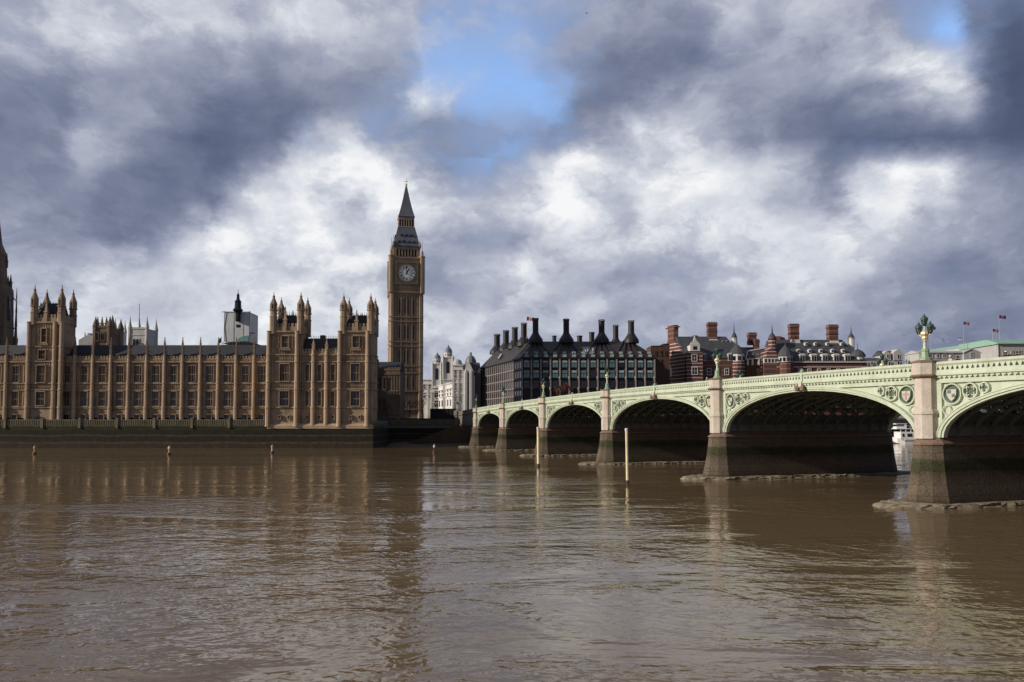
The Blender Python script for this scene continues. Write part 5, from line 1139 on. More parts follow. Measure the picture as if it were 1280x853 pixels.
def dormer(par, px, Y, wp, pb_, pt_, round_top=False, mt=None):
    c = fx(px, Y); w = wp/900*Y; q = lambda p: fz(p, Y); za, zb_ = q(pb_), q(pt_); m = MB(); mt = mt or WHITETRIM
    m.box(c - w, c + w, Y - .1, Y + 3, za, zb_ - .4*w, mt)
    if round_top: m.prism([(c + 1.15*w*cos(a*pi/8), zb_ - .5*w + .75*w*sin(a*pi/8)) for a in range(9)], Y - .3, Y + 3, mt)
    else: m.prism([(c - 1.15*w, zb_ - .45*w), (c + 1.15*w, zb_ - .45*w), (c, zb_ + .35*w)], Y - .3, Y + 3, mt)
    for s_ in (-1, 1): m.box(c + s_*w*.45 - .33*w, c + s_*w*.45 + .33*w, Y - .16, Y - .101, za + .25, zb_ - .75*w, WINDOW)
    return m.build('dormer', None, par)
def trim_window(par, pxa, pxb, pb_, pt_, Y): return window(par, fx(pxa, Y), fx(pxb, Y), fz(pb_, Y), fz(pt_, Y), Y - .03, 2, True, False, .25, st=WHITETRIM)
# north mansion
M1 = thing('brick_mansion', 'striped red brick mansion with side gable, slate roof and two tall chimneys', 'building', (nx(880), YN, LZ))
cx0 = nx(856.5); rt = nx(931)
bk = 28.0; bx_, by_ = cx0 + sdx*bk*1.15, YN + sdy*bk
zE = nz(448); zR = nz(418.5)
m = MB(); m.prism_z([(cx0, YN), (rt, YN), (rt - 3, YN + bk), (bx_, by_)], LZ, zE); wl_ = m.build('walls', BRICKBAND2, M1)
# gable end on the receding side
def side(f_, out=.4): return (cx0 + (bx_ - cx0)*f_ - out, YN + (by_ - YN)*f_)
gp = [(0, LZ), (1, LZ), (1, nz(450)), (.86, nz(444)), (.8, nz(438)), (.72, nz(437)), (.66, nz(430)), (.6, nz(429)), (.52, nz(424)), (.28, nz(424)), (.22, nz(430)), (.15, nz(432)), (.1, nz(438)), (.04, nz(440)), (0, nz(447))]
m = MB(); m.loft([[(*side(f_, .45), z) for f_, z in gp], [(*side(f_, -.6), z) for f_, z in gp]]); gb = m.build('gable', BRICKBAND, M1)
m = MB(); f0, f1 = .31, .50
for za, zb_, e in ((nz(425), nz(407), 0), (nz(407), nz(405.6), .06), (nz(405.6), nz(403.5), .0)):
    m.prism_z([side(f0 - e, .5 + e*4), side(f1 + e, .5 + e*4), (side(f1 + e)[0] + 2.3, side(f1 + e)[1]), (side(f0 - e)[0] + 2.3, side(f0 - e)[1])], za, zb_)
m.build('chimney', BRICKBAND2, gb)
m = MB(); arch = [(.5 + .085*cos(a*pi/8), nz(463) + 2.4*sin(a*pi/8)) for a in range(9)]
for o_, mt, k in ((.62, WHITETRIM, 1.5), (.7, WINDOW, 1.0)): m.loft([[(*side(.5 + (f_ - .5)*k, o_), nz(463) + (z - nz(463))*k) for f_, z in [(.585, nz(467))] + arch + [(.415, nz(467))]], [(*side(.5 + (f_ - .5)*k, .4), nz(463) + (z - nz(463))*k) for f_, z in [(.585, nz(467))] + arch + [(.415, nz(467))]]], mt)
m.build('arched_window', None, gb)
m = MB(); m.loft([[(cx0 + .2, YN - .3, zE), (rt + .3, YN - .3, zE), (rt - 3, YN + bk, zE), (bx_ + .5, by_, zE)], [(nx(850) , YN + 8, zR), (nx(914), YN + 8, zR), (nx(912), YN + 13, zR), (nx(849), YN + 13, zR)]]); rf = m.build('roof', NSLATE, M1)
m = MB(); m.lathe(nx(876), YN + 10, [(2.4, zR - .6), (2.2, zR), (1.2, zR + .7), (.1, zR + .9)], 12); m.build('roof_cowl', NSLATE, rf)
brick_stack(M1, 886, 897.3, 403, 424, YN + 7, 429)
cap_turret(M1, 918.3, YN + 9, 3.2, 403.5, 415.5, 424, 436, WHITETRIM)
# square bay with ornate dormer
m = MB(); m.box(nx(857.2), nx(877), YN - 2.5, YN - .01, LZ, nz(440)); m.box(nx(856.8), nx(877.3), YN - 2.8, YN, nz(440.5), nz(439.6)); by = m.build('bay', BRICKBAND, M1)
trim_window(by, 865, 871.5, 451.5, 443.5, YN - 2.5); trim_window(by, 865, 872, 468, 459.5, YN - 2.5)
m = MB(); m.box(nx(862), nx(874), YN - 2, YN + 4, nz(439.6), nz(432)); m.prism([(nx(861.5), nz(432)), (nx(874.5), nz(432)), (nx(872), nz(428.5)), (nx(870.5), nz(427.5)), (nx(869), nz(424.5)), (nx(867.5), nz(421.5)), (nx(866.5), nz(424.5)), (nx(865.5), nz(427.5)), (nx(863.5), nz(428.5))], YN - 2.1, YN - 1.2); m.lathe(nx(867.5), YN - 1.6, [(.12, nz(424)), (.2, nz(422)), (.03, nz(419))], 6); dm = m.build('ornate_dormer', WHITETRIM, M1)
m = MB(); m.box(nx(865.5), nx(870.5), YN - 2.06, YN - 2.01, nz(438), nz(433.5)); m.build('pane', WINDOW, dm)
for px in (880.5, 913): dormer(M1, px, YN - .2, 2.5, 451.5, 442, True)
for px in (904, 909): dormer(M1, px, YN + 6, .9, 430, 426)
for a, c in ((884, 889), (894, 898.5), (906, 911), (917, 921.5)): trim_window(wl_, a, c, 468.5, 461, YN)
m = MB(); c = nx(923.5); m.lathe(c, YN + 2, [(3.5, LZ), (3.5, nz(442)), (3.8, nz(441.5))], 12); tr = m.build('corner_turret', WHITETRIM, M1)
m = MB(); m.lathe(c, YN + 2, [(4.4, nz(441.8)), (4.2, nz(441)), (2.2, nz(434.5)), (.25, nz(430)), (.06, nz(421))], 12); m.build('cone_roof', NSLATE, tr)
for k in range(3):
    A = -pi/2 + (k - 1)*.75; t2 = MB(); x_, y_ = c + cos(A)*3.45, YN + 2 + sin(A)*3.45; t2.lathe(x_, y_, [(.55, nz(450.5)), (.55, nz(445.5))], 4, rot=A); t2.build('turret_window', WINDOW, tr)
m = MB(); m.lathe(c, YN + 2, [(3.62, LZ), (3.62, nz(452.2))], 12); m.build('turret_base', BRICKBAND, tr)
# the link behind
m = MB(); m.prism_x([(YN + 10, LZ), (YN + 10, nz(440)), (YN + 16, nz(430)), (YN + 22, nz(440)), (YN + 22, LZ)], nx(926), nx(962)); m.build('rear_roof', NSLATE, M1)
brick_stack(M1, 937, 946.5, 416, 431, YN + 14); brick_stack(M1, 944.5, 950, 424.5, 436, YN + 10)
LH = thing('low_house', 'low dark house with white trimmed sloping roof between the two brick mansions', 'building', (nx(948), YN + 2, LZ))
m = MB(); m.box(nx(933), nx(962), YN + 1, YN + 9, LZ, nz(449.5)); m.build('walls', BROWNBRICK, LH)
m = MB(); m.loft([[(nx(933), YN + .6, nz(449.6)), (nx(962), YN + .6, nz(447)), (nx(962), YN + 9, nz(447)), (nx(933), YN + 9, nz(449.6))], [(nx(937.2), YN + 3, nz(438.6)), (nx(962), YN + 3, nz(434.4)), (nx(962), YN + 6, nz(434.4)), (nx(937.2), YN + 6, nz(438.6))]]); m.build('roof', NSLATE, LH)
m = MB(); m.tube((nx(937.2), YN + 2.8, nz(438.3)), (nx(962), YN + 2.8, nz(434)), .35, n=4); m.tube((nx(937.2), YN + 2.8, nz(438.3)), (nx(933), YN + .6, nz(449.4)), .3, n=4); m.tube((nx(933), YN + .5, nz(449.4)), (nx(955), YN + .5, nz(447.5)), .35, n=4)
for px in (935.5, 941.5, 949.5): m.box(nx(px) - .45, nx(px) + .45, YN + .4, YN + 1, nz(456.5), nz(449))
m.build('white_trim', WHITETRIM, LH)
for px in (941, 948): dormer(LH, px, YN + 1.6, 1.1, 447.5, 443)
# south mansion
M2 = thing('brick_mansion', 'dark roofed red brick mansion with rows of white round topped dormers', 'building', (nx(1020), YN - 6, LZ))
YM2 = YN - 8; sx_ = lambda p: fx(p, YM2); sz = lambda p: fz(p, YM2)
a0, a1 = sx_(972), sx_(1084); zE, zR = sz(453), sz(422.3)
m = MB(); m.box(a0, a1, YM2, YM2 + 24, LZ, zE); wl_ = m.build('walls', BRICK, M2)
m = MB(); m.box(a0 - .2, a1 + .2, YM2 - .5, YM2, sz(459.5), sz(458.6)); m.box(a0 - .2, a1 + .2, YM2 - .7, YM2, zE - .2, zE + .3); m.build('string_course', WHITETRIM, wl_)
m = MB(); m.loft([[(a0 - .3, YM2 - .6, zE + .3), (a1 + .2, YM2 - .6, zE + .3), (a1 + .2, YM2 + 24, zE), (a0 - .3, YM2 + 24, zE)], [(sx_(972), YM2 + 9, zR), (sx_(1064), YM2 + 9, zR), (sx_(1064), YM2 + 14, zR), (sx_(972), YM2 + 14, zR)]]); rf = m.build('roof', NSLATE, M2)
def onroof(pz): return YM2 - .6 + 9.6*(sz(pz) - zE)/(zR - zE)
for px in (1003.5, 1018, 1031.8, 1046, 1060): dormer(M2, px, YM2 - .3, 3.4, 452.2, 442.8, True)
for px in (999, 1013, 1027, 1041.5, 1055): dormer(M2, px, onroof(441) - .5, 1.8, 441, 436.8)
for px in (1008.5, 1020.5, 1035.5, 1053.5): dormer(M2, px, onroof(432) - .5, 1.5, 432, 428.5)
brick_stack(M2, 989, 1000, 405, 424.5, YM2 + 8, 430); brick_stack(M2, 1037.5, 1049, 406, 426, YM2 + 8, 432)
m = MB(); m.lathe(sx_(985), YM2 + 13, [(4.2, zR - .5), (3.4, zR + 1.4), (1.6, zR + 2.1)], 10); m.build('roof_cowl', BRICK, rf)
m = MB(); m.box(sx_(1010.5), sx_(1011.7), YM2 + 12, YM2 + 13, zR - .5, sz(418)); m.build('small_chimney', BRICK, rf)
cap_turret(M2, 966, YM2 + 4, 4.3, 405.5, 416.5, 425, 440, BRICKBAND, name='stair_turret'); cap_turret(M2, 1065, YM2 + 10, 3.4, 408, 417, 424, 440, WHITETRIM)
m = MB(); m.box(sx_(960), sx_(973), YM2 + 1.5, YM2 + 10, LZ, sz(440)); m.prism([(sx_(960), sz(440)), (sx_(973), sz(440)), (sx_(966.5), sz(434))], YM2 + 1.5, YM2 + 10); m.build('gabled_wing', BRICKBAND, M2)
m = MB(); c = sx_(983.5); m.lathe(c, YM2 + 1.2, [(3.6, LZ), (3.6, sz(454)), (3.8, sz(453.5)), (3.8, sz(453))], 12); tr = m.build('corner_turret', BRICKBAND2, M2)
m = MB(); m.lathe(c, YM2 + 1.2, [(3.5, sz(453)), (3.5, sz(446)), (3.7, sz(445.5))], 12); m.build('window_ring', WHITETRIM, tr)
m = MB(); m.lathe(c, YM2 + 1.2, [(4.2, sz(445.5)), (4.0, sz(444.8)), (2.6, sz(438)), (.3, sz(431.5)), (.06, sz(428))], 12); m.build('cone_roof', NSLATE, tr)
for k in range(5):
    A = -pi/2 + (k - 2)*.52; t2 = MB(); t2.lathe(c + cos(A)*3.4, YM2 + 1.2 + sin(A)*3.4, [(.48, sz(451.8)), (.48, sz(447.4))], 4, rot=A + pi/4*0); t2.build('turret_window', WINDOW, tr)
m = MB(); m.box(sx_(955.5), sx_(980), YM2 + .4, YM2 + 1.4, LZ, sz(454)); lw = m.build('low_front', BRICKBAND2, M2)
m = MB(); m.box(sx_(955.5), sx_(978), YM2 + .35, YM2 + 1.4, sz(453.8), sz(447.5)); m.build('window_band', WHITETRIM, lw)
for px in (958, 962.3, 966.5, 970.8): t2 = MB(); t2.box(sx_(px) - .42, sx_(px) + .42, YM2 + .28, YM2 + .33, sz(453), sz(448.8)); t2.build('band_window', WINDOW, lw)
m = MB(); c = sx_(1076.5); m.lathe(c, YM2 + 3, [(3.0, LZ), (3.0, sz(446)), (3.25, sz(445.6))], 12); tr = m.build('end_turret', WHITETRIM, M2)
m = MB(); m.lathe(c, YM2 + 3, [(3.7, sz(445.6)), (3.5, sz(443)), (2.6, sz(439.5)), (1.2, sz(437)), (.2, sz(435.8)), (.05, sz(427))], 12); m.build('dome_roof', NSLATE, tr)
for k in range(3):
    A = -pi/2 + (k - 1)*.7; t2 = MB(); t2.lathe(c + cos(A)*2.9, YM2 + 3 + sin(A)*2.9, [(.45, sz(455)), (.45, sz(449))], 4, rot=A); t2.build('turret_window', WINDOW, tr)
for px in (1000, 1012, 1024, 1036, 1048, 1060): trim_window(wl_, px - 2, px + 2, 467, 461.5, YM2)

# ------------------------------------------------------------------ far right: pale houses and the long hall with a green roof
YG = 470.0; gx = lambda p, Y=YG: fx(p, Y); gz = lambda p, Y=YG: fz(p, Y)
PALE = mat('pale_render', (.50,.47,.45), .85, .2, .15, (.38,.36,.35))
G1 = thing('pale_house', 'pale gabled house with dark roof behind the parapet left of the nearest lamp', 'house', (gx(1105), YG, LZ))
m = MB(); m.box(gx(1076), gx(1128.5), YG, YG + 14, LZ, gz(450)); w_ = m.build('walls', PALE, G1)
m = MB(); m.prism([(gx(1117), gz(450.5)), (gx(1129), gz(450.5)), (gx(1129), gz(441)), (gx(1123), gz(436.5)), (gx(1117), gz(441))], YG - .6, YG + 10); gbl = m.build('gable', PALE, G1)
m = MB(); m.prism([(gx(1104), gz(450.5)), (gx(1114), gz(450.5)), (gx(1114), gz(443)), (gx(1109), gz(438.5)), (gx(1104), gz(443))], YG - .4, YG + 10); m.build('gable', PALE, G1)
m = MB(); m.prism_x([(YG - .4, gz(450.2)), (YG + 6, gz(446.5)), (YG + 13, gz(450.2))], gx(1076), gx(1104)); m.prism_x([(YG + .4, gz(444)), (YG + 6, gz(437.6)), (YG + 13, gz(444))], gx(1103), gx(1131)); m.build('roof', NSLATE, G1)
for px, pb_, pt_ in ((1123, 448, 444), (1123, 456, 452), (1110, 447, 444), (1083, 456, 453), (1090, 456, 453), (1097, 456, 453), (1112, 457, 453)):
    window(w_, gx(px - 1.3), gx(px + 1.3), gz(pb_), gz(pt_), YG - .7 if px == 1123 else YG - .45, 1, False, False, .2, st=PALE)
YK = 490.0; kx = lambda p: fx(p, YK); kz = lambda p: fz(p, YK)
G2 = thing('long_hall', 'long pale hall under a green copper roof at the right edge', 'building', (kx(1225), YK, LZ))
# the end block and the long wing that runs away to the left
m = MB(); m.box(kx(1248.5), kx(1330), YK, YK + 40, LZ, kz(430)); m.build('end_block', FARSTONE2, G2)
YL2 = 660.0; lx = lambda p: fx(p, YL2); lz = lambda p: fz(p, YL2)
m = MB(); m.loft([[(kx(1248.4), YK - .5, z0_), (lx(1158), YL2, z1_), (lx(1158) + 30, YL2 + 8, z1_), (kx(1248.4) + 20, YK + 30, z0_)] for z0_, z1_ in ((LZ, LZ), (kz(430.5), lz(441)))]); lw = m.build('wing_wall', FARSTONE, G2)
m = MB(); m.prism_x([(YK - 1.5, kz(430.5)), (YK - 1.5, kz(429.4)), (YK + 10, kz(423)), (YK + 41, kz(423)), (YK + 41, kz(430.5))], kx(1246.5), kx(1332)); m.build('end_roof', COPPER, G2)
m = MB(); m.loft([[(kx(1249), YK - 1.5, kz(430.4)), (kx(1249), YK - 1.5, kz(429.4)), (kx(1243) + 9, YK + 14, kz(424)), (kx(1249) + 22, YK + 30, kz(430))], [(lx(1157), YL2 - 1, lz(441)), (lx(1157), YL2 - 1, lz(440.3)), (lx(1160) + 6, YL2 + 4, lz(436.6)), (lx(1158) + 22, YL2 + 8, lz(440))]]); m.build('wing_roof', COPPER, G2)
for k in range(9):
    f0, f1 = .03 + k*.05, .055 + k*.05
    pa = lambda f_, o_: (kx(1248.4) + (lx(1158) - kx(1248.4))*f_ - .97*o_, YK - .5 + (YL2 - YK + .5)*f_ - .25*o_)
    m = MB(); zt_ = kz(434) + (lz(443.5) - kz(434))*f0
    m.prism_z([pa(f0, .2), pa(f1, .2), pa(f1, -.05), pa(f0, -.05)], LZ + 4, zt_); m.build('tall_window', WINDOW, lw)
for px in (1256, 1266, 1276): window(G2, kx(px - 1.5), kx(px + 1.5), kz(447), kz(439), YK - .03, 2, True, False, .25, st=FARSTONE2)
YJ = 430.0; jx = lambda p: fx(p, YJ); jz = lambda p: fz(p, YJ)
G3 = thing('grey_terrace', 'grey terrace with a row of windows and pale roof below the green roofed hall', 'house', (jx(1190), YJ, LZ))
m = MB(); m.box(jx(1150), jx(1226), YJ, YJ + 16, LZ, jz(441)); w_ = m.build('walls', FARSTONE2, G3)
m = MB(); m.prism_x([(YJ - .8, jz(441.2)), (YJ + 8, jz(437)), (YJ + 17, jz(441.2))], jx(1149), jx(1211)); m.build('roof', FARSTONE2, G3)
m = MB(); m.prism([(jx(1204), LZ), (jx(1225), LZ), (jx(1225), jz(441)), (jx(1214), jz(436.3)), (jx(1204), jz(441))], YJ - 1.2, YJ + 12); m.build('gable', FARSTONE2, G3)
m = MB(); m.tube((jx(1203), YJ - 1.4, jz(441.3)), (jx(1214), YJ - 1.4, jz(436.2)), .3, n=4); m.tube((jx(1226), YJ - 1.4, jz(441.3)), (jx(1214), YJ - 1.4, jz(436.2)), .3, n=4); m.build('gable_trim', WHITETRIM, G3)
for px in (1156, 1164.5, 1173, 1181.5, 1190): window(w_, jx(px - 2), jx(px + 2), jz(447), jz(443), YJ - .03, 2, False, False, .2, st=FARSTONE)
window(w_, jx(1212), jx(1215.5), jz(447), jz(441.5), YJ - 1.23, 2, False, False, .2, st=FARSTONE)

flag('flag', 'dark blue flag flying just right of the nearest bridge lamp', 1164.3, 408, 440, 480, 3.8, 2.0, [UB, UF, UW], 'ensign')
flag('flag', 'red flag left of the highest flag above the green roof', 1206, 402.5, 436, 520, 4.6, 2.1, [UF, UB, UW], 'ensign')
flag('flag', 'lowest red flag flying right above the green roof ridge', 1242.5, 411.5, 428, 500, 4.2, 2.0, [UF, UB, UW], 'ensign')
flag('flag', 'highest dark navy flag flying near the right edge', 1251, 394, 428, 505, 5.2, 2.3, [UB, UF, UW], 'ensign')

# ------------------------------------------------------------------ trees
def bare_tree(name, label, x, y, z, H_, spread, seed, twig=TWIG, group=None, leaves=None, dens=1.0, tf=None):
    rn = random.Random(seed); o = thing(name, label, 'tree', (x, y, z), 0, group)
    br = MB(); tw = MB(); tips = []
    def grow(p, d, ln, r, lev):
        q = p + d*ln; (br if lev < 3 else tw).tube(p, q, r, r*.68, 5 if lev < 2 else 3)
        if lev >= 5: tips.append(q); return
        for _ in range(3 if lev < 4 else int(3*dens + .5)):
            a = Vector((rn.gauss(0, 1), rn.gauss(0, 1), rn.gauss(.35, .5))).normalized()
            nd = (d*.75 + a*spread).normalized(); grow(q, nd, ln*rn.uniform(.62, .86), r*.62, lev + 1)
        if lev > 2: tips.append(q)
    if tf:
        br.tube((0, 0, 0), (0, 0, H_*tf), H_*.02, H_*.014, 6); n0 = Vector((0, 0, H_*tf))
        for _ in range(4): grow(n0, Vector((rn.gauss(0, .9), rn.gauss(0, .9), .55)).normalized(), H_*(1 - tf)*.34, H_*.01, 2)
    else: grow(Vector((0, 0, 0)), Vector((0, 0, 1)), H_*.3, H_*.022, 0)
    br.build('trunk', BARK, o, local=True, recalc=False)
    if leaves:
        for t in tips:
            for _ in range(7):
                c = t + Vector((rn.gauss(0, .35), rn.gauss(0, .35), rn.gauss(0, .3))); a = Vector((rn.gauss(0,1), rn.gauss(0,1), rn.gauss(0,1))).normalized()*.16; b_ = a.orthogonal().normalized()*.12
                tw.quad(c - a - b_, c + a - b_, c + a + b_, c - a + b_)
    tw.build('crown', leaves or twig, o, local=True, recalc=False); return o
def leafy_tree(name, label, x, y, z, rx, ry, rz, n, seed, mt=LEAF):
    rn = random.Random(seed); o = thing(name, label, 'tree', (x, y, z), 0)
    m = MB(); m.lathe(0, 0, [(.5, 0), (.38, rz*.6), (.2, rz*1.2)], 7)
    for k in range(6): A = k*1.05; m.tube((0, 0, rz*.7), (rx*.6*cos(A), ry*.6*sin(A), rz*1.25), .18, .05, 5)
    m.build('trunk', BARK, o, local=True)
    m = MB(); cl = [(Vector((rn.gauss(0, .5), rn.gauss(0, .5), rn.gauss(0, .45))), rn.uniform(.25, .45)) for _ in range(34)]
    for k in range(n):
        c, r = rn.choice(cl); v = c + Vector((rn.gauss(0, 1), rn.gauss(0, 1), rn.gauss(0, 1))).normalized()*r*rn.uniform(.5, 1)
        if v.length > 1.15: v = v.normalized()*1.1
        p = Vector((v.x*rx, v.y*ry, rz*1.25 + v.z*rz*.8)); a = Vector((rn.gauss(0,1), rn.gauss(0,1), rn.gauss(0,1))).normalized()*rn.uniform(.3,.6); b_ = a.orthogonal().normalized()*rn.uniform(.25, .45)
        m.quad(p - a - b_, p + a - b_*.4, p + a + b_, p - a*.6 + b_)
    m.build('crown', mt, o, local=True, recalc=False); return o
bare_tree('bare_tree', 'broad bare brown tree before the foot of the clock tower', fx(512, 284), 284, 9.5, 9, .55, 4)
bare_tree('bare_tree', 'bare brown tree at the right foot of the clock tower', fx(529, 283), 283, 9.5, 8, .6, 9)
bare_tree('bare_tree', 'small bare brown tree by the low gothic wing', fx(484, 270), 270, 9.0, 6.5, .6, 14)
bare_tree('bare_tree', 'tangled bare tree before the brown brick block', fx(823, 325), 325, LZ, 15, .6, 21)
bare_tree('bare_tree', 'bare tree below the arched window of the brick side gable', fx(842, 328), 328, LZ, 14, .6, 33)
bare_tree('bare_tree', 'bare tree before the low house between the brick mansions', fx(940, 322), 322, LZ, 17, .6, 41)
bare_tree('bare_tree', 'bare tree between the low house and the round corner turret', fx(956, 326), 326, LZ, 16, .55, 47)
bare_tree('russet_tree', 'small rounded russet leaved tree showing over the parapet before the dark offices', fx(705.3, 262), 262, 10.0, 12.3, .6, 52, leaves=RUSSET, tf=.68)
leafy_tree('evergreen_tree', 'dense dark green tree between the pale house and the nearest bridge lamp', fx(1140, 440), 440, LZ, 6.4, 5, 19, 5200, 61)

PLN = mat('dark_plane_twigs', (.035,.028,.022), .95, .3, .8)
EMB = ['left end of the row', 'second from the left', 'third from the left', 'fourth from the left', 'behind the boat', 'third from the right', 'second from the right', 'right end of the row']
for k, px in enumerate((930, 975, 1020, 1065, 1110, 1170, 1215, 1262)):
    Y_ = (322, 324, 326, 329, 334, 356, 372, 392)[k]
    leafy_tree('plane_tree', 'dark bare plane tree on the far embankment, ' + EMB[k], fx(px, Y_), Y_, LZ, 7.5, 4, 5.2, 2600, 70 + k, PLN)['group'] = 'trees along the far embankment'

# ------------------------------------------------------------------ on the water
def pale_post(label, px, pw, ptop, lean):
    Y = EYE*FPX/(pw - 527)*1.0; x = fx(px, Y); zt_ = fz(ptop, Y); s_ = Y/900
    o = thing('mooring_post', label, 'post', (x, Y, 0), 0, 'pale posts standing in the river')
    m = MB(); m.lathe(x, Y, [(1.9*s_, -1.5), (1.85*s_, .6)], 10); m.build('wet_foot', PIERST, o)
    m = MB(); m.loft([[(x + lean*(z/zt_) + r*s_*cos(2*pi*j/10), Y + r*s_*sin(2*pi*j/10), z) for j in range(10)] for r, z in ((1.8, .6), (1.75, zt_*.4), (1.7, zt_*.75), (1.75, zt_ - .35))]); m.build('post', TIMBER, o)
    m = MB(); m.lathe(x + lean, Y, [(2.1*s_, zt_ - .35), (2.15*s_, zt_ - .05), (1.2*s_, zt_)], 10); m.build('post_cap', WHITETRIM, o); return o
pale_post('pale post in the river with its foot before the third pier, left one of two', 673, 583.5, 534, -.05)
pale_post('pale post in the river before the wide dark arch, right one of two', 783.7, 605.5, 535.5, -.1)
BUOYY = mat('buoy_yellow_paint', (.55,.42,.16), .6, .15, 2); BUOYR = mat('buoy_red_paint', (.13,.045,.03), .6, .15, 2)
def buoy(label, px, pw, mt, band):
    Y = EYE*FPX/(pw - 527); x = fx(px, Y); o = thing('marker_buoy', label, 'buoy', (x, Y, 0), 0, 'marker buoys in front of the river wall'); o.scale = (.62, .62, .85)
    m = MB(); m.lathe(0, 0, [(.15, -.5), (.85, -.2), (.9, .25), (.7, .55), (.35, .7)], 10); m.build('float', BUOYR, o, local=True)
    m = MB(); m.lathe(0, 0, [(.34, .7), (.3, 1.1), (.28, 1.7)], 8); m.build('stem', band, o, local=True)
    m = MB(); m.lathe(0, 0, [(.42, 1.7), (.5, 2.0), (.45, 2.35), (.12, 2.6), (.05, 2.9)], 8); m.build('top_mark', mt, o, local=True)
buoy('marker buoy below the left palace tower', 45.3, 568, BUOYY, BUOYY); buoy('marker buoy below the middle of the long palace range', 213, 568.5, WHITETRIM, BUOYY)
buoy('marker buoy below the left side of the twin towered end block', 341.3, 566.5, BUOYY, WHITETRIM); buoy('red and pale marker buoy before the slipway near the bridge', 543.2, 566, WHITETRIM, BUOYR)
# passenger boat beyond the bridge
YBt = 284.0; BX0, BX1 = fx(1116, YBt), fx(1178, YBt); BT = thing('passenger_boat', 'white passenger boat with two rows of dark windows seen through the arch', 'boat', ((BX0 + BX1)/2, YBt, 0))
q = lambda p: fz(p, YBt); L0, L1 = fx(1124, YBt), BX1
m = MB(); rings = []
for f_, w, zl_, zt_ in ((0, .5, 1.0, 2.6), (.06, 1.7, .2, 2.3), (.2, 2.6, -.3, 2.05), (.7, 2.7, -.3, 2.0), (.97, 2.4, -.2, 2.1), (1, 2.0, .1, 2.2)):
    xx = L0 - 1.6 + (L1 - L0 + 1.6)*f_; rings.append([(xx, YBt + 2.7 - w, zt_), (xx, YBt + 2.7 - w*.82, zl_), (xx, YBt + 2.7 + w*.82, zl_), (xx, YBt + 2.7 + w, zt_)])
m.loft(rings); hull = m.build('hull', WHITEPAINT, BT)
m = MB(); m.box(L0 + .8, L1 - 1, YBt - .06, YBt + .05, 1.28, 1.44); m.build('rubbing_strake', BLACKIRON, hull)
m = MB(); m.box(L0 + .3, L1 - 1.2, YBt + .15, YBt + 5.2, 2.0, 4.5); cab = m.build('lower_cabin', WHITEPAINT, BT)
for k in range(6):
    a = L0 + (.9 if k == 0 else 2.9 + (k - 1)*2.9); w = .9 if k == 0 else 2.0; t2 = MB(); t2.prism([(a, 2.75), (a + w, 2.75), (a + w - .2, 4.0), (a, 4.0)], YBt + .08, YBt + .149); t2.build('cabin_window', WINDOW, cab)
m = MB(); m.box(L0 + .2, L1 - 1.4, YBt + .25, YBt + 5.1, 4.5, 4.7, WHITEPAINT); m.box(L0 - 1.2, L1 - 1.4, YBt + .2, YBt + 5.15, 5.75, 6.05, WHITEPAINT); m.box(L0 + .9, L1 - 1.8, YBt + .6, YBt + 4.8, 4.7, 5.75, WINDOW)
for k in range(9): a = L0 + .4 + k*2.0; m.box(a, a + .2, YBt + .4, YBt + .58, 4.7, 5.75, WHITEPAINT)
m.build('upper_deck', None, BT)
m = MB()
for k in range(12): a = L0 - 1 + k*1.7; m.tube((a, YBt + .3, 6.05), (a, YBt + .3, 7.0), .05, n=4, m=WHITEPAINT)
m.box(L0 - 1.1, L1 - 2, YBt + .26, YBt + .34, 6.95, 7.05, WHITEPAINT); m.build('top_rail', None, BT)
m = MB(); m.box(L0 - .6, L0 + 3.4, YBt + 1.5, YBt + 4.2, 6.05, 7.9, WHITEPAINT); m.box(L0 - .64, L0 + 2.4, YBt + 1.46, YBt + 4.24, 6.8, 7.6, WINDOW); m.box(L0 - .9, L0 + 3.6, YBt + 1.2, YBt + 4.5, 7.9, 8.05, WHITEPAINT); m.build('wheelhouse', None, BT)

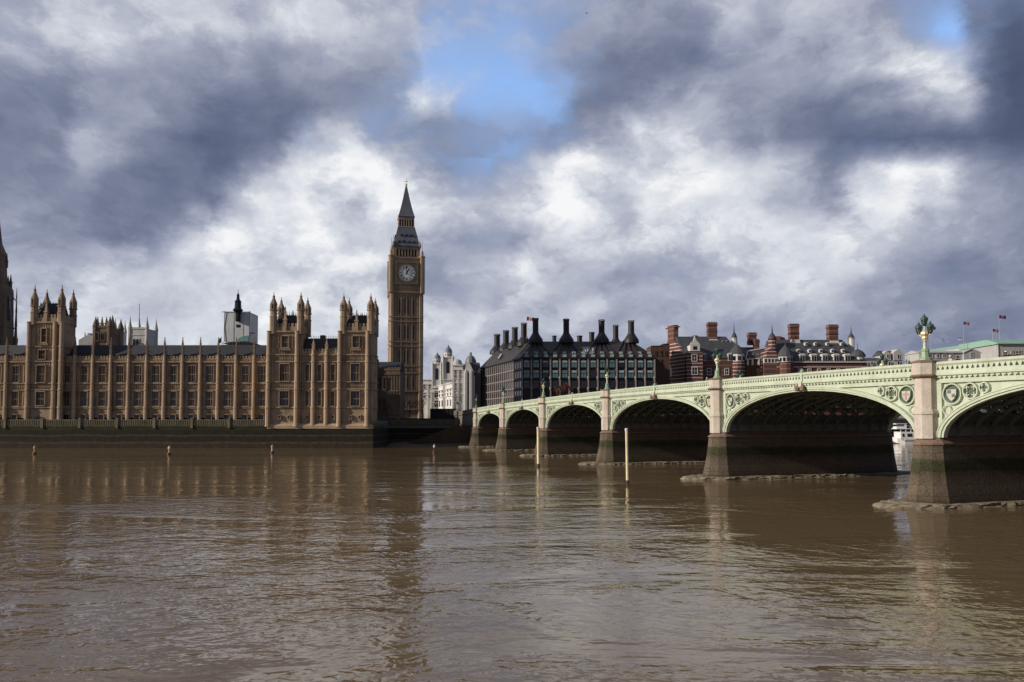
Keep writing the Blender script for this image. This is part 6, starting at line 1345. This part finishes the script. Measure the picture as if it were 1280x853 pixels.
# ------------------------------------------------------------------ people on the bridge
def person(label, t, n, coat, hair, hat=None, scale=1.0, face=0.0, stride=.16):
    """standing or walking figure; the body is one skinned surface, hair and clothes are its children"""
    x, y = bw(t, n); z = ZT(t) - 1.15
    s_ = scale
    J = {'pelvis': (0,0,.95), 'spine': (0,.01,1.15), 'chest': (0,.0,1.36), 'neck': (0,-.01,1.49), 'head0': (0,-.03,1.56), 'head1': (0,-.035,1.64), 'head2': (0,-.02,1.72),
         'hipL': (.10,0,.92), 'hipR': (-.10,0,.92), 'kneeL': (.11,-.05-stride*.4,.5), 'kneeR': (-.11,stride*.3,.5), 'ankL': (.11,-stride,.09), 'ankR': (-.11,stride,.09), 'toeL': (.12,-stride-.16,.04), 'toeR': (-.12,stride-.16,.04),
         'shL': (.18,0,1.42), 'shR': (-.18,0,1.42), 'elL': (.24,.04,1.14), 'elR': (-.24,.04,1.14), 'wrL': (.22,-.12,.93), 'wrR': (-.22,-.12,.93), 'haL': (.21,-.16,.85), 'haR': (-.21,-.16,.85)}
    rad = {'pelvis': .14, 'spine': .125, 'chest': .15, 'neck': .055, 'head0': .075, 'head1': .098, 'head2': .085, 'hipL': .095, 'hipR': .095, 'kneeL': .062, 'kneeR': .062, 'ankL': .045, 'ankR': .045, 'toeL': .04, 'toeR': .04, 'shL': .07, 'shR': .07, 'elL': .045, 'elR': .045, 'wrL': .034, 'wrR': .034, 'haL': .036, 'haR': .036}
    E_ = [('pelvis','spine'),('spine','chest'),('chest','neck'),('neck','head0'),('head0','head1'),('head1','head2'),('pelvis','hipL'),('pelvis','hipR'),('hipL','kneeL'),('hipR','kneeR'),('kneeL','ankL'),('kneeR','ankR'),('ankL','toeL'),('ankR','toeR'),('chest','shL'),('chest','shR'),('shL','elL'),('shR','elR'),('elL','wrL'),('elR','wrR'),('wrL','haL'),('wrR','haR')]
    ks = list(J); vs = [J[k] for k in ks]; es = [(ks.index(a), ks.index(b_)) for a, b_ in E_]
    # five fingers a hand and a nose, as short chains
    for sd_, hk in ((1, 'haL'), (-1, 'haR')):
        b0 = Vector(J[hk])
        for f_ in range(5):
            o1 = b0 + Vector((.012*sd_, -.02 + .018*(f_ - 2) if f_ < 4 else -.05, -.05 if f_ < 4 else -.02)); o2 = o1 + Vector((-.012*sd_, -.01, -.045 if f_ < 4 else -.03))
            i0 = len(vs); vs += [tuple(o1), tuple(o2)]; es += [(ks.index(hk), i0), (i0, i0 + 1)]; rad[i0] = .011; rad[i0 + 1] = .009
    i0 = len(vs); vs.append((0, -.14, 1.635)); es.append((ks.index('head1'), i0)); rad[i0] = .014
    me = bpy.data.meshes.new('person'); me.from_pydata(vs, es, []); me.materials.append(SKIN); me.materials.append(MATS['dark_trousers_cloth'])
    o = bpy.data.objects.new('person', me); COL.objects.link(o); md = o.modifiers.new('skin', 'SKIN')
    sv = me.skin_vertices[0].data if me.skin_vertices else None
    if sv is None:
        bm2 = bmesh.new(); bm2.from_mesh(me); bm2.verts.layers.skin.verify(); bm2.to_mesh(me); bm2.free(); sv = me.skin_vertices[0].data
    for i in range(len(vs)):
        r = rad[ks[i]] if i < len(ks) else rad[i]; sv[i].radius = (r, r); sv[i].use_root = (i == 0)
    sb = o.modifiers.new('smooth', 'SUBSURF'); sb.levels = 1; sb.render_levels = 2
    o.location = (x, y, z); o.rotation_euler = (0, 0, face); o.scale = (s_, s_, s_)
    tag(o, label, 'person', 'people walking on the bridge')
    def sect(zc_, rx, ry, cy=0, n=14): return [(rx*cos(2*pi*k/n), cy + ry*sin(2*pi*k/n), zc_) for k in range(n)]
    def part(name, mb, mt):
        c = mb.build(name, mt, None, smooth=True); c.parent = o
    m = MB(); m.loft([sect(.62, .23, .19), sect(.8, .215, .18), sect(1.0, .19, .155), sect(1.18, .19, .15), sect(1.34, .215, .155), sect(1.42, .205, .13), sect(1.47, .12, .095), sect(1.51, .085, .08)])
    for sd_, a, b_, c in ((1, 'shL', 'elL', 'wrL'), (-1, 'shR', 'elR', 'wrR')):
        m.tube(J[a], J[b_], .092, .072, 8); m.tube(J[b_], J[c], .07, .052, 8)
    part('coat', m, coat)
    m = MB()
    for h_, k_, a_ in (('hipL', 'kneeL', 'ankL'), ('hipR', 'kneeR', 'ankR')): m.tube(J[h_], J[k_], .115, .085, 8); m.tube(J[k_], J[a_], .085, .062, 8)
    part('trousers', m, MATS['dark_trousers_cloth'])
    m = MB(); rr = []
    for a in range(7): th = pi/2*a/6; rr.append([(.112*cos(th)*cos(2*pi*k/14), .012 + .118*cos(th)*sin(2*pi*k/14) + .02*(1 - cos(th)), 1.63 + .145*sin(th) - (.05 if a == 0 and sin(2*pi*k/14) > 0 else 0)) for k in range(14)])
    m.loft(rr); part('hair', m, hair)
    if hat:
        m = MB(); m.loft([sect(1.695, .125, .13), sect(1.73, .128, .132), sect(1.77, .115, .12), sect(1.80, .07, .075), sect(1.812, .02, .02)]); part('knitted_cap', m, hat)
    return o
cloth('dark_trousers_cloth', (.025,.027,.035))
HB = cloth('brown_hair', (.06,.04,.028)); HG = cloth('grey_hair', (.30,.29,.28)); HK = cloth('black_hair', (.015,.013,.012))
CBL = cloth('black_coat_cloth', (.014,.014,.018)); CCR = cloth('cream_coat_cloth', (.55,.48,.40)); CNV = cloth('navy_coat_cloth', (.02,.028,.05)); CGY = cloth('charcoal_coat_cloth', (.04,.04,.045)); CAPW = cloth('white_knit', (.75,.73,.70))
def along(px, n):          # bridge distance at which a person n metres behind the parapet shows in this column
    k = (px - 640)/FPX; lo, hi = -20, 235
    for _ in range(50):
        md_ = (lo + hi)/2; x, y = bw(md_, n)
        if x/y < k: lo = md_
        else: hi = md_
    return lo
person('person in a cream coat and white cap right of the nearest lamp', along(1189.5, 1.0), 1.0, CCR, HG, CAPW, 1.0, 1.7)
person('person in a black coat just right of the cream coated walker', along(1198.8, 1.1), 1.1, CBL, HK, None, .97, 1.8)
person('person in a dark coat and white cap near the right edge', along(1259, 1.0), 1.0, CNV, HB, CAPW, 1.0, 2.0)
person('grey haired person between the white capped walker and the rightmost one', along(1266.3, 1.5), 1.5, CGY, HG, None, 1.0, 1.75)
person('dark haired rightmost person on the bridge', along(1273.6, 1.0), 1.0, CBL, HB, None, .96, 1.95)
person('person in a pale cap left of the lamp before the striped brick mansion', along(884, 1.0), 1.0, CCR, HG, CAPW, 1.0, .8)

# ------------------------------------------------------------------ birds
FEATH = mat('white_feathers', (.75,.75,.74), .8, .1, 4); FEATHG = mat('grey_feathers', (.22,.22,.24), .8, .1, 4)
def gull(label, px, py, Y, mt, wing, bank, rz, sp=.6):
    o = thing('gull', label, 'bird', (fx(px, Y, py), Y, fz(py, Y)), rz, 'birds in the sky'); o.rotation_euler = (bank, 0, rz)
    m = MB(); m.loft([[(a, r*cos(2*pi*k/8), r*sin(2*pi*k/8) + dz) for k in range(8)] for a, r, dz in ((-.24, .012, .0), (-.16, .035, 0), (-.02, .062, 0), (.1, .055, .01), (.17, .034, .025), (.22, .038, .035), (.26, .026, .035), (.31, .006, .025))]); m.build('body', mt, o, local=True)
    for s_ in (-1, 1):
        m = MB(); m.loft([[(c + w, s_*d, zz_ ), (c, s_*d, zz_ + .012), (c - w, s_*d, zz_), (c, s_*d, zz_ - .006)] for c, w, d, zz_ in ((.03, .085, .04, .02), (.06, .075, sp*.35, wing*.7), (.03, .06, sp*.65, wing), (-.08, .012, sp, wing*.75))]); m.build('wing', mt if s_ < 0 else FEATHG, o, local=True)
    m = MB(); m.loft([[(-.2, -.02, 0), (-.2, .02, 0), (-.2, 0, .015)], [(-.34, -.05, 0), (-.34, .05, 0), (-.34, 0, .008)]]); m.build('tail', mt, o, local=True)
gull('white gull gliding just right of the nearest bridge lamp', 1179, 427, 70, FEATH, .22, .5, .4, .5)
gull('small white gull right of the other white gull over the green roof', 1200.5, 425, 95, FEATH, .15, .3, 2.6, .5)
gull('small dark bird left of the nearest bridge lamp', 1130, 420, 110, FEATHG, .15, .2, .9, .5)
gull('tiny dark bird high in the blue gap of the clouds', 733, 17, 160, FEATHG, .1, .2, .2, .6)
